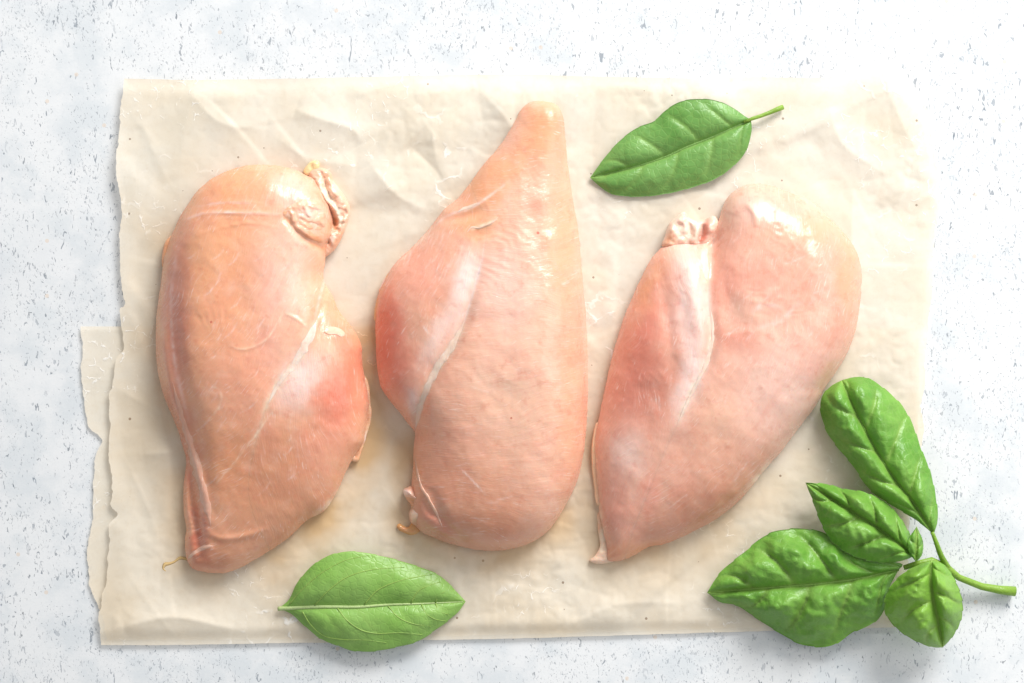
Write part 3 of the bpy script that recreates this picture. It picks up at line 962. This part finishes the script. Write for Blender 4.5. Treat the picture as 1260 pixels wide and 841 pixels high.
Cb.streaks = [([(512, 525), (519, 493), (532, 464), (554, 430), (571, 397)], 4.2, 'fat', .9, 'fade'), ([(532, 470), (540, 452), (548, 440)], 3, 'orange', .7, 'fade'), ([(571, 397), (583, 357), (594, 315), (596, 300)], 1.5, 'white', .8, 'fade'),
              ([(535, 278), (550, 266), (577, 257), (600, 243), (615, 232), (628, 222)], 1.6, 'white', .8, 'fade'), ([(578, 284), (590, 279), (602, 275), (612, 268)], 1.7, 'cream', .95, 'fade'), ([(462, 400), (464, 375), (474, 347)], 2.2, 'orange', .8, 'fade'),
              ([(565, 575), (580, 590), (598, 610)], 1.0, 'white', .8, 'fade'), ([(520, 400), (528, 412)], 1.2, 'white', .8, 'fade'), ([(486, 328), (515, 299), (533, 279)], 1.5, 'cream', .5, 'fade')]
for k in range(34):
    r = np.random.default_rng(700 + k)
    if k < 20:
        c = np.array([r.uniform(500, 575), r.uniform(290, 360)])
        a, ln = math.radians(r.uniform(-72, -58)), r.uniform(8, 20)
    else:
        c = np.array([r.uniform(530, 690), r.uniform(430, 640)])
        a, ln = math.radians(r.uniform(-20, 20)), r.uniform(5, 13)
    dv = np.array([math.cos(a), math.sin(a)]) * ln
    Cb.streaks.append(([tuple(c - dv), tuple(c + np.array([1.0, 0.5])), tuple(c + dv)], 0.9, 'white', .42, 'fade'))
ch_c = thing('chicken_breast', 'middle raw chicken breast between the other two, its narrow orange tip pointing up', 'chicken breast', (610, 420), GRP)
A, B, sm = Cb.cut(seam_C)
big, small = (A, B) if np.ptp(A[:, 0]) * np.ptp(A[:, 1]) > np.ptp(B[:, 0]) * np.ptp(B[:, 1]) else (B, A)
Cb.part('muscle', ch_c, big, sm)
Cb.part('tenderloin', ch_c, small, sm, fib=-66)
ribbon('fat_strip', ch_c, Cb, [(572, 394), (563, 413), (552, 432), (542, 446), (532, 464), (524, 482), (518, 498), (514, 515), (511, 528)], (1.5, 3.5, 4.6, 5.0, 4.5, 3.4, 3, 2.2), (250, 218, 198), 0.6, 25)
ribbon('sinew', ch_c, Cb, [(574, 287), (580, 280), (590, 281), (597, 278), (606, 274), (613, 267)], (0.8, 1.4, 1.5, 1.3, 0.8), (246, 212, 188), 0.3, 26)
ribbon('sinew', ch_c, Cb, [(562, 262), (570, 257), (578, 255), (588, 250)], (0.8, 1.8, 2.0, 1.0), (246, 212, 192), 0.3, 28)
blob('fat_trim', ch_c, [(496, 603), (501, 600), (507, 598), (513, 606), (521, 615), (527, 622), (531, 633), (528, 644), (520, 652), (512, 648), (505, 643), (503, 632), (506, 624), (500, 615)], 22, PZ + 4, (226, 176, 150), 502, (4.5, 14), 1.4,
     zones=[(502, 604, 9, 5, 20, 'white', .9), (510, 636, 8, 9, 0, 'fat', .8), (519, 630, 10, 5, -15, 'white', .9), (508, 616, 8, 8, 0, 'orange', .8), (524, 645, 8, 8, 0, 'mauve', .6)],
     ridges=[([(500, 604), (508, 610), (518, 617)], 5, 3, ''), ([(502, 616), (512, 620), (518, 624)], -8, 3, 'fade'), ([(510, 640), (516, 632), (526, 627)], 5, 3.5, 'fade')])
blob('fat_tail', ch_c, [(488, 648), (491, 644), (496, 647), (502, 649), (507, 643), (513, 645), (518, 652), (513, 657), (505, 659), (497, 656), (491, 653)], 9, PZ + 1.5, (226, 176, 116), 503, (1.5, 8), 1.3)
blob('fat_edge', ch_c, [(463, 370), (467, 356), (472, 345), (480, 334), (484, 333), (477, 345), (470, 360), (466, 375), (464, 395), (461, 395)], 7, PZ + 7, (244, 190, 140), 504, (3, 7), 1.4, zones=[(472, 347, 4, 6, 0, 'white', .8)])
ribbon('membrane', ch_c, Cb, [(510, 560), (513, 580), (518, 598), (527, 613), (537, 632), (545, 650)], (1.0, 1.6, 2.0, 2.0, 1.2), (236, 186, 162), 0.9, 27)

# ---- right breast
OUT_R = [(889, 256), (895, 243), (910, 231), (926, 226), (947, 228), (972, 237), (997, 246), (1015, 263), (1037, 285), (1052, 305), (1060, 330), (1060, 355), (1057, 385), (1050, 416), (1037, 445), (1016, 477),
         (1006, 497), (986, 523), (966, 550), (940, 580), (916, 610), (886, 636), (850, 656), (817, 670), (797, 674), (780, 684), (760, 691), (748, 690), (747, 673), (742, 653), (738, 633), (736, 613), (732, 573),
         (731, 543), (737, 513), (743, 483), (749, 456), (756, 429), (765, 398), (775, 373), (783, 355), (793, 333), (805, 314), (818, 302), (835, 298), (855, 298), (872, 294), (882, 276)]
R = Breast(OUT_R, [(940, 260, 46), (1000, 300, 58), (960, 360, 74), (1000, 420, 66), (920, 460, 78), (940, 540, 60), (860, 560, 66), (840, 630, 48), (770, 660, 30), (790, 450, 56), (760, 540, 48), (840, 400, 54), (840, 330, 38), (880, 400, 62)],
           8, (236, 188, 168), 303, -60, 0.55)
seam_R = [(876, 288), (878, 303), (875, 325), (873, 350), (873, 385), (876, 415), (870, 445), (855, 476), (843, 500), (833, 523), (818, 555), (800, 600), (780, 650), (768, 689)]
R.ridges = [([(877, 290), (876, 325), (873, 350), (873, 385), (876, 415), (870, 445), (855, 476), (833, 523)], -9, 9, 'end'), ([(895, 260), (880, 300), (890, 360), (905, 410)], -6, 16, 'fade'),
            ([(840, 310), (850, 360), (860, 400), (858, 440)], 4, 12, 'fade'), ([(812, 320), (822, 400), (830, 470)], -2.5, 8, 'fade'), ([(1000, 290), (970, 330), (930, 370)], -2, 8, 'fade'),
            ([(736, 560), (740, 620), (750, 680)], 2.5, 4, 'fade'), ([(915, 248), (928, 262), (930, 280)], 2.5, 4, 'fade'), ([(960, 548), (930, 585), (900, 615)], 2.5, 5, 'fade')]
R.wr = [(960, 370, 60, 60, -0.5, 2.0, 17), (980, 300, 40, 40, 0.4, 1.6, 15), (850, 350, 30, 60, 1.3, 1.2, 12), (800, 470, 30, 90, 1.2, 0.9, 11)]
R.zones = [(785, 440, 26, 90, 14, 'red', .6), (800, 480, 34, 50, 10, 'mauve', .75), (848, 370, 20, 75, -6, 'white', .7), (845, 470, 14, 50, 12, 'white', .75), (890, 340, 16, 60, 5, 'pink', .65), (905, 415, 22, 22, 0, 'red', .35),
           (925, 255, 30, 22, 0, 'white', .2), (1000, 285, 26, 20, 0, 'orange', .45), (1045, 340, 14, 60, 0, 'orange', .45), (870, 630, 100, 36, -25, 'tan', .6), (790, 680, 50, 14, -5, 'orange', .65), (770, 560, 22, 30, 0, 'white', .45),
           (760, 610, 22, 40, 0, 'pink', .5), (800, 610, 12, 30, 10, 'red', .3), (960, 480, 60, 60, 0, 'white', .3), (880, 540, 50, 60, 0, 'orange', .2), (795, 355, 14, 40, 25, 'orange', .55)]
R.streaks = [([(867, 306), (867, 330), (868, 345)], 4, 'fat', .9, ''), ([(873, 380), (876, 415), (868, 447), (853, 477), (833, 523)], 3.4, 'cream', .8, 'fade'), ([(732, 545), (735, 600), (742, 655)], 2.5, 'fat', .7, ''),
             ([(930, 405), (960, 395), (985, 370)], 3, 'white', .6, 'fade'), ([(920, 385), (945, 375), (965, 380)], 3, 'white', .5, 'fade'), ([(872, 272), (866, 285), (862, 298)], 3, 'red', .8, ''), ([(950, 565), (930, 590), (915, 608)], 2.5, 'cream', .7, 'fade')]
for k in range(26):
    r = np.random.default_rng(500 + k)
    c = np.array([r.uniform(880, 1030), r.uniform(290, 600)])
    if not inside(c[None], R.ring)[0]:
        continue
    a, ln = math.radians(r.uniform(-70, -20)), r.uniform(6, 16)
    dv = np.array([math.cos(a), math.sin(a)]) * ln
    R.streaks.append(([tuple(c - dv), tuple(c + np.array([1.0, 0.8])), tuple(c + dv)], 1.0, 'white', .42, 'fade'))
ch_r = thing('chicken_breast', 'rightmost raw chicken breast, broad end up, with white strip, touching the basil sprig', 'chicken breast', (890, 470), GRP)
A, B, sm = R.cut(seam_R)
big, small = (A, B) if np.ptp(A[:, 0]) * np.ptp(A[:, 1]) > np.ptp(B[:, 0]) * np.ptp(B[:, 1]) else (B, A)
R.part('muscle', ch_r, big, sm)
R.part('tenderloin', ch_r, small, sm, fib=-78)
ribbon('fat_strip', ch_r, R, [(867, 303), (867, 318), (868, 333), (870, 346)], (3.5, 4.5, 4.2, 3), (250, 228, 204), 0.7, 35)
ribbon('fat_strip', ch_r, R, [(874, 378), (877, 412), (870, 445), (855, 476), (844, 498), (833, 523)], (1.2, 2.4, 2.8, 2.4, 1.8, 1.0), (248, 220, 202), 0.5, 36)
blob('shoulder_flap', ch_r, [(815, 303), (818, 291), (824, 275), (833, 266), (842, 261), (848, 268), (857, 272), (868, 270), (879, 266), (884, 276), (878, 292), (870, 304), (855, 307), (838, 304), (825, 307)], 15, PZ + 8, (248, 220, 202), 602, (4, 12), 1.5,
     zones=[(865, 292, 6, 12, 20, 'deep', .9), (873, 280, 5, 14, 25, 'red', .6), (821, 294, 8, 14, 20, 'orange', .7), (850, 298, 16, 6, 0, 'mauve', .5)], ridges=[([(866, 272), (864, 288), (858, 300)], -9, 4, 'fade'), ([(846, 268), (850, 284), (846, 300)], -5, 4, 'fade')])
blob('fat_tip', ch_r, [(725, 690), (732, 684), (738, 672), (736, 655), (735, 632), (739, 628), (744, 645), (750, 670), (756, 690), (748, 693), (735, 694)], 7, PZ + 3, FLESH['fat'], 603, (2, 9), 1.4, zones=[(738, 640, 6, 14, 0, 'orange', .5)])
blob('fat_edge', ch_r, [(729, 540), (734, 520), (739, 520), (737, 545), (736, 575), (738, 600), (740, 622), (735, 622), (731, 600), (728, 570)], 9, PZ + 5, (246, 206, 170), 604, (3, 9), 1.4)

# ---- a trickle of juice from the left breast
jl = catmull([(236, 690), (222, 687), (214, 692), (208, 694), (203, 695), (201, 700), (204, 703)], 1.5)
n = len(jl)


def near_z(px, P, Z):
    return np.array([Z[np.argmin(((P - q) ** 2).sum(1))] for q in px])


d = np.gradient(jl, axis=0)
nr = np.stack([-d[:, 1], d[:, 0]], 1) / np.linalg.norm(d, axis=1)[:, None]
w = 1.9 + 0.8 * vnoise(np.arange(n), np.zeros(n), 4, 8)
w *= np.minimum(1, (np.arange(n)[::-1] + 1) / 5)
zc = near_z(jl, TOPP, TOPZ)
V = np.vstack([wxyz(jl + nr * w[:, None], zc + 0.1), wxyz(jl, zc + 0.5), wxyz(jl - nr * w[:, None], zc + 0.1), wxyz(jl, zc - 0.5)])
fs = []
for i in range(n - 1):
    for a, b in ((0, 1), (1, 2), (2, 3), (3, 0)):
        fs.append((a * n + i, a * n + i + 1, b * n + i + 1, b * n + i))
mesh_object('juice_trickle', V, fs, M_JUICE, ch_l)


# ---------------------------------------------------------------- basil
def tube(name, path, rad, mat, parent, col, seg=8, flat=1.0):
    """path: (n,3) grid coordinates x, y, z; closed round tube"""
    P = np.asarray(path, float)
    n = len(P)
    W = wxyz(P[:, :2], P[:, 2])
    T = np.gradient(W, axis=0)
    T /= np.linalg.norm(T, axis=1)[:, None]
    up = np.array([0, 0, 1.0])
    sd = np.cross(T, up)
    sd /= np.maximum(np.linalg.norm(sd, axis=1)[:, None], 1e-9)
    u2 = np.cross(sd, T)
    r = np.interp(np.linspace(0, 1, n), np.linspace(0, 1, len(rad)), rad) * S
    V = []
    for k in range(seg):
        a = 2 * math.pi * k / seg
        V.append(W + (math.cos(a) * sd + math.sin(a) * flat * u2) * r[:, None])
    V = np.stack(V, 1).reshape(-1, 3)
    fs = [(i * seg + k, i * seg + (k + 1) % seg, (i + 1) * seg + (k + 1) % seg, (i + 1) * seg + k) for i in range(n - 1) for k in range(seg)]
    fs += [tuple(range(seg))[::-1], tuple((n - 1) * seg + k for k in range(seg))]
    c = np.tile(lin(col), (len(V), 1))
    return mesh_object(name, V, fs, mat, parent, c)


def add_midrib(o, fl, mid, r, col):
    c = catmull([(x, y) for x, y, _ in mid], 3.0)
    c = resample(c, max(8, len(c)))[:-2]
    zz = near_z(c, fl[:, :2], fl[:, 2]) + 0.35
    zz = np.convolve(np.pad(zz, 3, 'edge'), np.ones(7) / 7, 'valid')
    return tube('midrib', np.c_[c, zz], r, M_LEAF, o, col, 8, 0.7)


def make_blade(name, parent, mid, left, right, nv=5, pucker=4.0, groove=2.5, arch=8.0, base=(86, 140, 52), pale=(150, 190, 84), seed=1, vein_raise=False,
               nt=110, na=64, teeth=1.5, slope=0.20, cupfun=None, paint_veins=0.6, mat=None, rim=None, wave=2.0):
    """leaf blade from three curves base->tip given in grid coordinates (x, y, z)"""
    Mi, Le, Ri = (resample(catmull(c, 2.0), nt) for c in (mid, left, right))
    t = np.linspace(0, 1, nt)
    v = np.linspace(-1, 1, na)
    T, V = np.meshgrid(t, v, indexing='ij')
    E = np.where((V > 0)[..., None], Ri[:, None], Le[:, None])
    a = np.abs(V)[..., None]
    P = Mi[:, None] * (1 - a) + E * a
    # toothed rim
    tooth = np.abs(((T * 11 + 0.37 * (V > 0)) % 1.0))
    tw = teeth * (tooth - 0.5) * smooth(0.80, 1.0, np.abs(V)) * smooth(0, 0.2, T) * smooth(1, 0.9, T)
    outw = E - Mi[:, None]
    L = np.linalg.norm(outw[..., :2], axis=2) + 1e-6
    P[..., :2] += outw[..., :2] / L[..., None] * tw[..., None]
    A = np.abs(V)
    wid = np.clip(L / (L.max() * 0.6), 0, 1)
    z = arch * np.sin(np.pi * np.clip(A, 0, 1) ** 0.85) * wid
    q = (T - slope * A ** 1.25 * (1 - 0.3 * T)) * nv + 0.5 + np.where(V > 0, 0.35, 0.0)
    fr = q % 1.0
    dist = np.minimum(fr, 1 - fr)
    vein = np.exp(-(dist / 0.075) ** 2) * smooth(1.0, 0.6, A) * smooth(0.0, 0.06, T)
    wx, wy = P[..., 0], P[..., 1]
    n2 = fbm(wx, wy, 24, seed + 5, 3)
    n3 = fbm(wx, wy, 10, seed + 6, 2)
    pil = np.sin(np.pi * fr) ** 0.8
    z += pucker * (pil - 0.4) * smooth(0.02, 0.3, A) * smooth(1.05, 0.55, A) * wid * (1 + 0.7 * n2)
    cr = -np.abs(fbm(wx, wy, 20, seed + 8, 2)) - 0.6 * np.abs(fbm(wx, wy, 9, seed + 9, 2))
    z += pucker * 0.42 * (cr + 0.3) * smooth(0, 0.25, A) * smooth(1.02, 0.85, A) * wid
    z += pucker * 0.35 * n2 * smooth(0, 0.3, A) * wid + pucker * 0.10 * n3 * smooth(0, 0.3, A) * wid
    midv = np.exp(-(A * L / 2.6) ** 2)
    sgn = 0.25 if vein_raise else -1
    z += sgn * groove * (midv * smooth(1.0, 0.85, T) + 0.55 * vein * wid)
    z += wave * smooth(0.6, 1, A) * fbm(T * 60 + 200 * (V > 0), T * 0, 9, seed + 11, 2) * 2
    if cupfun is not None:
        z += cupfun(T, V)
    P[..., 2] += z
    P[..., 2] = np.maximum(P[..., 2], 7.0 if rim is None else rim)
    flat = P.reshape(-1, 3)
    top = wxyz(flat[:, :2], flat[:, 2])
    bot = wxyz(flat[:, :2], flat[:, 2] - 0.9)
    N = len(flat)
    I, J = np.meshgrid(np.arange(nt - 1), np.arange(na - 1), indexing='ij')
    k = (I * na + J).ravel()
    f1 = np.stack([k, k + 1, k + na + 1, k + na], 1)
    # orient upward
    qv = top[f1[len(f1) // 2 + na // 4]]
    if np.cross(qv[1] - qv[0], qv[2] - qv[0])[2] < 0:
        f1 = f1[:, ::-1]
    faces = f1.tolist() + (f1[:, ::-1] + N).tolist()
    rimloop = [(i * na, (i + 1) * na) for i in range(nt - 1)] + [((i + 1) * na + na - 1, i * na + na - 1) for i in range(nt - 1)]
    rimloop += [(j + 1, j) for j in range(na - 1)] + [((nt - 1) * na + j, (nt - 1) * na + j + 1) for j in range(na - 1)]
    faces += [(a_, b_, b_ + N, a_ + N) for a_, b_ in rimloop]
    c = np.tile(lin(base), (N, 1))
    tone = np.clip(0.5 + 0.7 * fbm(flat[:, 0], flat[:, 1], 45, seed + 20, 3), 0, 1)[:, None] * 0.45
    c = c * (1 - tone) + tone * lin(pale)
    vm = np.clip(paint_veins * (0.9 * midv + 0.6 * vein).ravel(), 0, 1)[:, None]
    c = c * (1 - vm) + vm * lin((176, 204, 110))
    o = mesh_object(name, np.vstack([top, bot]), faces, mat or M_LEAF, parent, np.vstack([c, c]))
    return o, flat


def with_z(pts, z):
    z = np.interp(np.linspace(0, 1, len(pts)), np.linspace(0, 1, len(z)), z)
    return [(x, y, float(k)) for (x, y), k in zip(pts, z)]


# ---- lower leaf, underside up
lf = thing('basil_leaf', 'single pale green basil leaf, veined underside up, on the lower paper edge', 'basil leaf', (455, 744), 'loose basil leaves on the parchment')
mid = with_z([(343, 749), (387, 747), (442, 747), (475.5, 744.5), (520, 743), (573, 740.5)], (14, 22, 24, 22, 18, 13))
up = with_z([(343, 749), (355.5, 738), (364, 720), (380, 700), (398, 687), (418, 680), (438, 679), (458, 682), (484, 688), (504, 694), (522, 700), (540, 708), (553, 719), (573, 740.5)],
            (14, 18, 26, 30, 28, 24, 20, 16, 14, 13))
dn = with_z([(343, 749), (358, 755.5), (373, 769), (395.5, 787), (413, 794), (433, 801), (458, 802), (487, 797), (515.5, 789), (534, 777), (553, 763), (564, 753), (573, 740.5)],
            (14, 14, 15, 17, 17, 16, 14, 14, 13))
_, fl = make_blade('blade', lf, mid, up, dn, nv=5, pucker=1.6, groove=1.5, arch=9, base=(146, 196, 92), pale=(180, 218, 132), seed=41, vein_raise=True, paint_veins=0.25, teeth=0.9, wave=0.5, rim=8.0)


def leaf_z(px, off):
    return near_z(np.asarray(px), fl[:, :2], fl[:, 2])[:, None] + off


def vein_tube(nm, pts, r, off=0.3, col=(168, 202, 104)):
    c = catmull(pts, 3.0)
    zz = leaf_z(c, off)[:, 0]
    zz = np.convolve(np.pad(zz, 2, 'edge'), np.ones(5) / 5, 'valid')
    tube(nm, np.c_[c, zz], r, M_LEAF, lf, col, 8, 0.8)


vein_tube('midrib', [(342, 749.3), (387, 747), (442, 747), (475.5, 744.5), (520, 743), (570, 740.7)], (2.6, 2.5, 1.9, 1.4, 1.1, 0.5), 0.5, (206, 226, 160))
Z8 = lambda pts: [(320 + x / 4.5, 660 + y / 4.5) for x, y in pts]
for pts in ([(165, 375), (230, 300), (340, 205), (470, 135), (600, 106)], [(305, 380), (380, 300), (480, 228), (620, 186), (800, 172)], [(580, 375), (650, 300), (780, 245), (950, 212)],
            [(838, 368), (870, 310), (930, 275), (1000, 252)], [(972, 368), (985, 332), (1025, 305)], [(235, 418), (280, 490), (350, 550), (450, 572), (580, 575), (700, 590)],
            [(430, 400), (480, 465), (560, 520), (640, 538), (780, 535), (900, 546)], [(710, 388), (760, 445), (830, 480), (945, 500)], [(895, 378), (915, 425), (970, 460), (1030, 470)],
            [(972, 372), (990, 412), (1045, 435)]):
    vein_tube('vein', Z8(pts), (0.95, 0.75, 0.55, 0.35), 0.05)

# ---- upper leaf with its stalk
lu = thing('basil_leaf', 'single glossy basil leaf with its short stalk, lying above the right chicken breast', 'basil leaf', (830, 180), 'loose basil leaves on the parchment')
mid = with_z([(924, 147.5), (903, 157), (881, 167), (843, 182), (819, 193), (783, 205), (748, 214), (726, 219)], (18, 19, 20, 20, 19, 18, 14, 12))
upl = with_z([(924, 147.5), (917, 143.5), (902, 133), (883, 124.5), (862, 122), (838, 125), (819, 136), (805, 149), (783, 158), (762, 174), (745, 193), (726, 219)], (18, 20, 24, 26, 26, 22, 19, 17, 15, 12))
dnl = with_z([(924, 147.5), (925, 158), (923, 171), (917, 188), (902, 205), (881, 220), (855, 230), (824, 238), (795, 242), (771, 242), (750, 238), (736, 228), (726, 219)], (18, 17, 16, 15, 14, 13, 13, 13, 12, 12))
ob, fb = make_blade('blade', lu, mid, upl, dnl, nv=4.6, pucker=2.0, groove=1.8, arch=7, base=(116, 172, 84), pale=(160, 206, 124), seed=51, paint_veins=0.4, teeth=0.6, wave=0.25)
add_midrib(ob, fb, mid, (1.5, 1.2, 0.9, 0.4), (152, 196, 110))
tube('stalk', np.array([(915, 150.5, 20), (926, 146.2, 19), (936, 143, 17.5), (946, 139.3, 16), (956, 135, 14.5), (963.5, 132, 13.5)]), (1.6, 2.2, 2.3, 2.5, 3.0, 3.2), M_LEAF, lu, (150, 188, 74), 12)

# ---- sprig
sp = thing('basil_sprig', 'leafy green basil sprig with cut stem at the lower right corner of the paper', 'basil sprig', (1110, 690))


def rev(a):
    return a[::-1]


GB, GP = (108, 170, 62), (168, 216, 106)
mA = with_z([(1149, 658), (1124, 619), (1098, 586), (1071, 542), (1049, 498), (1041, 480), (1036, 468)], (46, 46, 44, 44, 44, 36, 26))
lA = with_z([(1149, 658), (1128, 641), (1102, 625), (1071, 604), (1049, 573), (1029, 549), (1016, 529), (1009, 498), (1014, 484), (1023, 475), (1036, 468)], (46, 42, 34, 28, 26, 26, 26, 28, 28, 26))
rA = with_z([(1149, 658), (1154, 639), (1151, 608), (1144, 578), (1133, 551), (1122, 520), (1109, 498), (1089, 479), (1075, 469), (1062, 464), (1048, 465), (1036, 468)], (46, 44, 38, 32, 28, 26, 26, 26, 26, 26))
ob, fb = make_blade('leaf', sp, mA, lA, rA, nv=4.6, pucker=6.0, groove=3.6, arch=13, base=GB, pale=GP, seed=61, teeth=1.2)
add_midrib(ob, fb, mA, (1.6, 1.3, 1.0, 0.5), (132, 180, 76))
mD = with_z([(1106, 701), (1058, 712), (1014, 718), (966, 722), (913, 726), (870, 729.5)], (38, 42, 42, 38, 30, 20))
uD = with_z([(1106, 701), (1111, 695), (1089, 690), (1045, 681), (1023, 660), (992, 651), (948, 656), (913, 682), (886, 705), (870, 729.5)], (38, 38, 36, 32, 28, 24, 22, 20))
dD = with_z([(1106, 701), (1095, 722), (1089, 749), (1076, 766), (1049, 779), (1023, 795), (988, 794), (957, 778), (926, 758), (908, 746), (886, 741), (870, 729.5)], (38, 32, 26, 22, 18, 14, 14, 16, 18, 20))
ob, fb = make_blade('leaf', sp, mD, uD, dD, nv=4.6, pucker=11, groove=4.2, arch=14, base=GB, pale=GP, seed=71, teeth=1.3, slope=0.24)
add_midrib(ob, fb, mD, (1.8, 1.5, 1.1, 0.5), (158, 200, 100))
mB = with_z([(1126, 684), (1080, 650), (1036, 622), (991, 594)], (48, 54, 50, 34))
uB = with_z([(1126, 684), (1121, 661), (1107, 636), (1089, 618), (1062, 605), (1040, 602), (1018, 596), (991, 594)], (48, 48, 44, 42, 38, 36, 34))
dB = with_z([(1126, 684), (1111, 690), (1080, 692), (1049, 684), (1023, 666), (1010, 644), (999, 614), (991, 594)], (48, 46, 44, 42, 38, 36, 34))
ob, fb = make_blade('leaf', sp, mB, uB, dB, nv=4.2, pucker=9.0, groove=3.8, arch=13, base=GB, pale=GP, seed=81, teeth=1.4, slope=0.26)
add_midrib(ob, fb, mB, (1.3, 1.1, 0.9, 0.4), (132, 180, 76))
mC = with_z([(1127, 692), (1128, 670), (1128, 648)], (50, 56, 52))
make_blade('leaf', sp, mC, with_z([(1127, 692), (1119, 680), (1117, 666), (1128, 648)], (50, 56, 56, 52)), with_z([(1127, 692), (1134, 684), (1136, 668), (1128, 648)], (50, 50, 48, 52)), nv=3, pucker=2, groove=2, arch=3,
           base=GB, pale=GP, seed=91, nt=40, na=24, teeth=0.5)
mE = with_z([(1146, 690), (1146, 722), (1153, 758), (1160, 797)], (56, 66, 56, 22))
lE = with_z([(1146, 690), (1126, 697), (1106, 710), (1090, 732), (1089, 754), (1106, 776), (1133, 792), (1150, 797), (1160, 797)], (56, 52, 46, 40, 36, 32, 26, 22))
rE = with_z([(1146, 690), (1160, 694), (1171, 706), (1184, 738), (1183, 762), (1172, 784), (1160, 797)], (56, 52, 46, 40, 34, 28, 22))
ob, fb = make_blade('leaf', sp, mE, lE, rE, nv=3.6, pucker=9.0, groove=2.0, arch=24, base=(124, 182, 62), pale=(178, 220, 104), seed=95, teeth=1.3, slope=0.3)
add_midrib(ob, fb, mE, (1.3, 1.1, 0.9, 0.4), (158, 200, 90))
tube('stem', np.array([(1112, 699, 38), (1128, 694, 40), (1146, 690, 38), (1166, 700, 28), (1180, 711, 20), (1208, 722, 12), (1230, 726, 9), (1249, 728, 8)]).astype(float)[np.r_[0:8]], (3, 3.6, 4.4, 5.0, 4.0, 4.4, 5.2, 6.2), M_LEAF, sp, (146, 186, 70), 12)
tube('leaf_stalk', resample(catmull([(1147, 655, 46), (1152, 668, 44), (1158, 684, 38), (1167, 700, 28)], 2), 14), (2.2, 3.0, 3.6, 4.0), M_LEAF, sp, (140, 184, 64), 12)
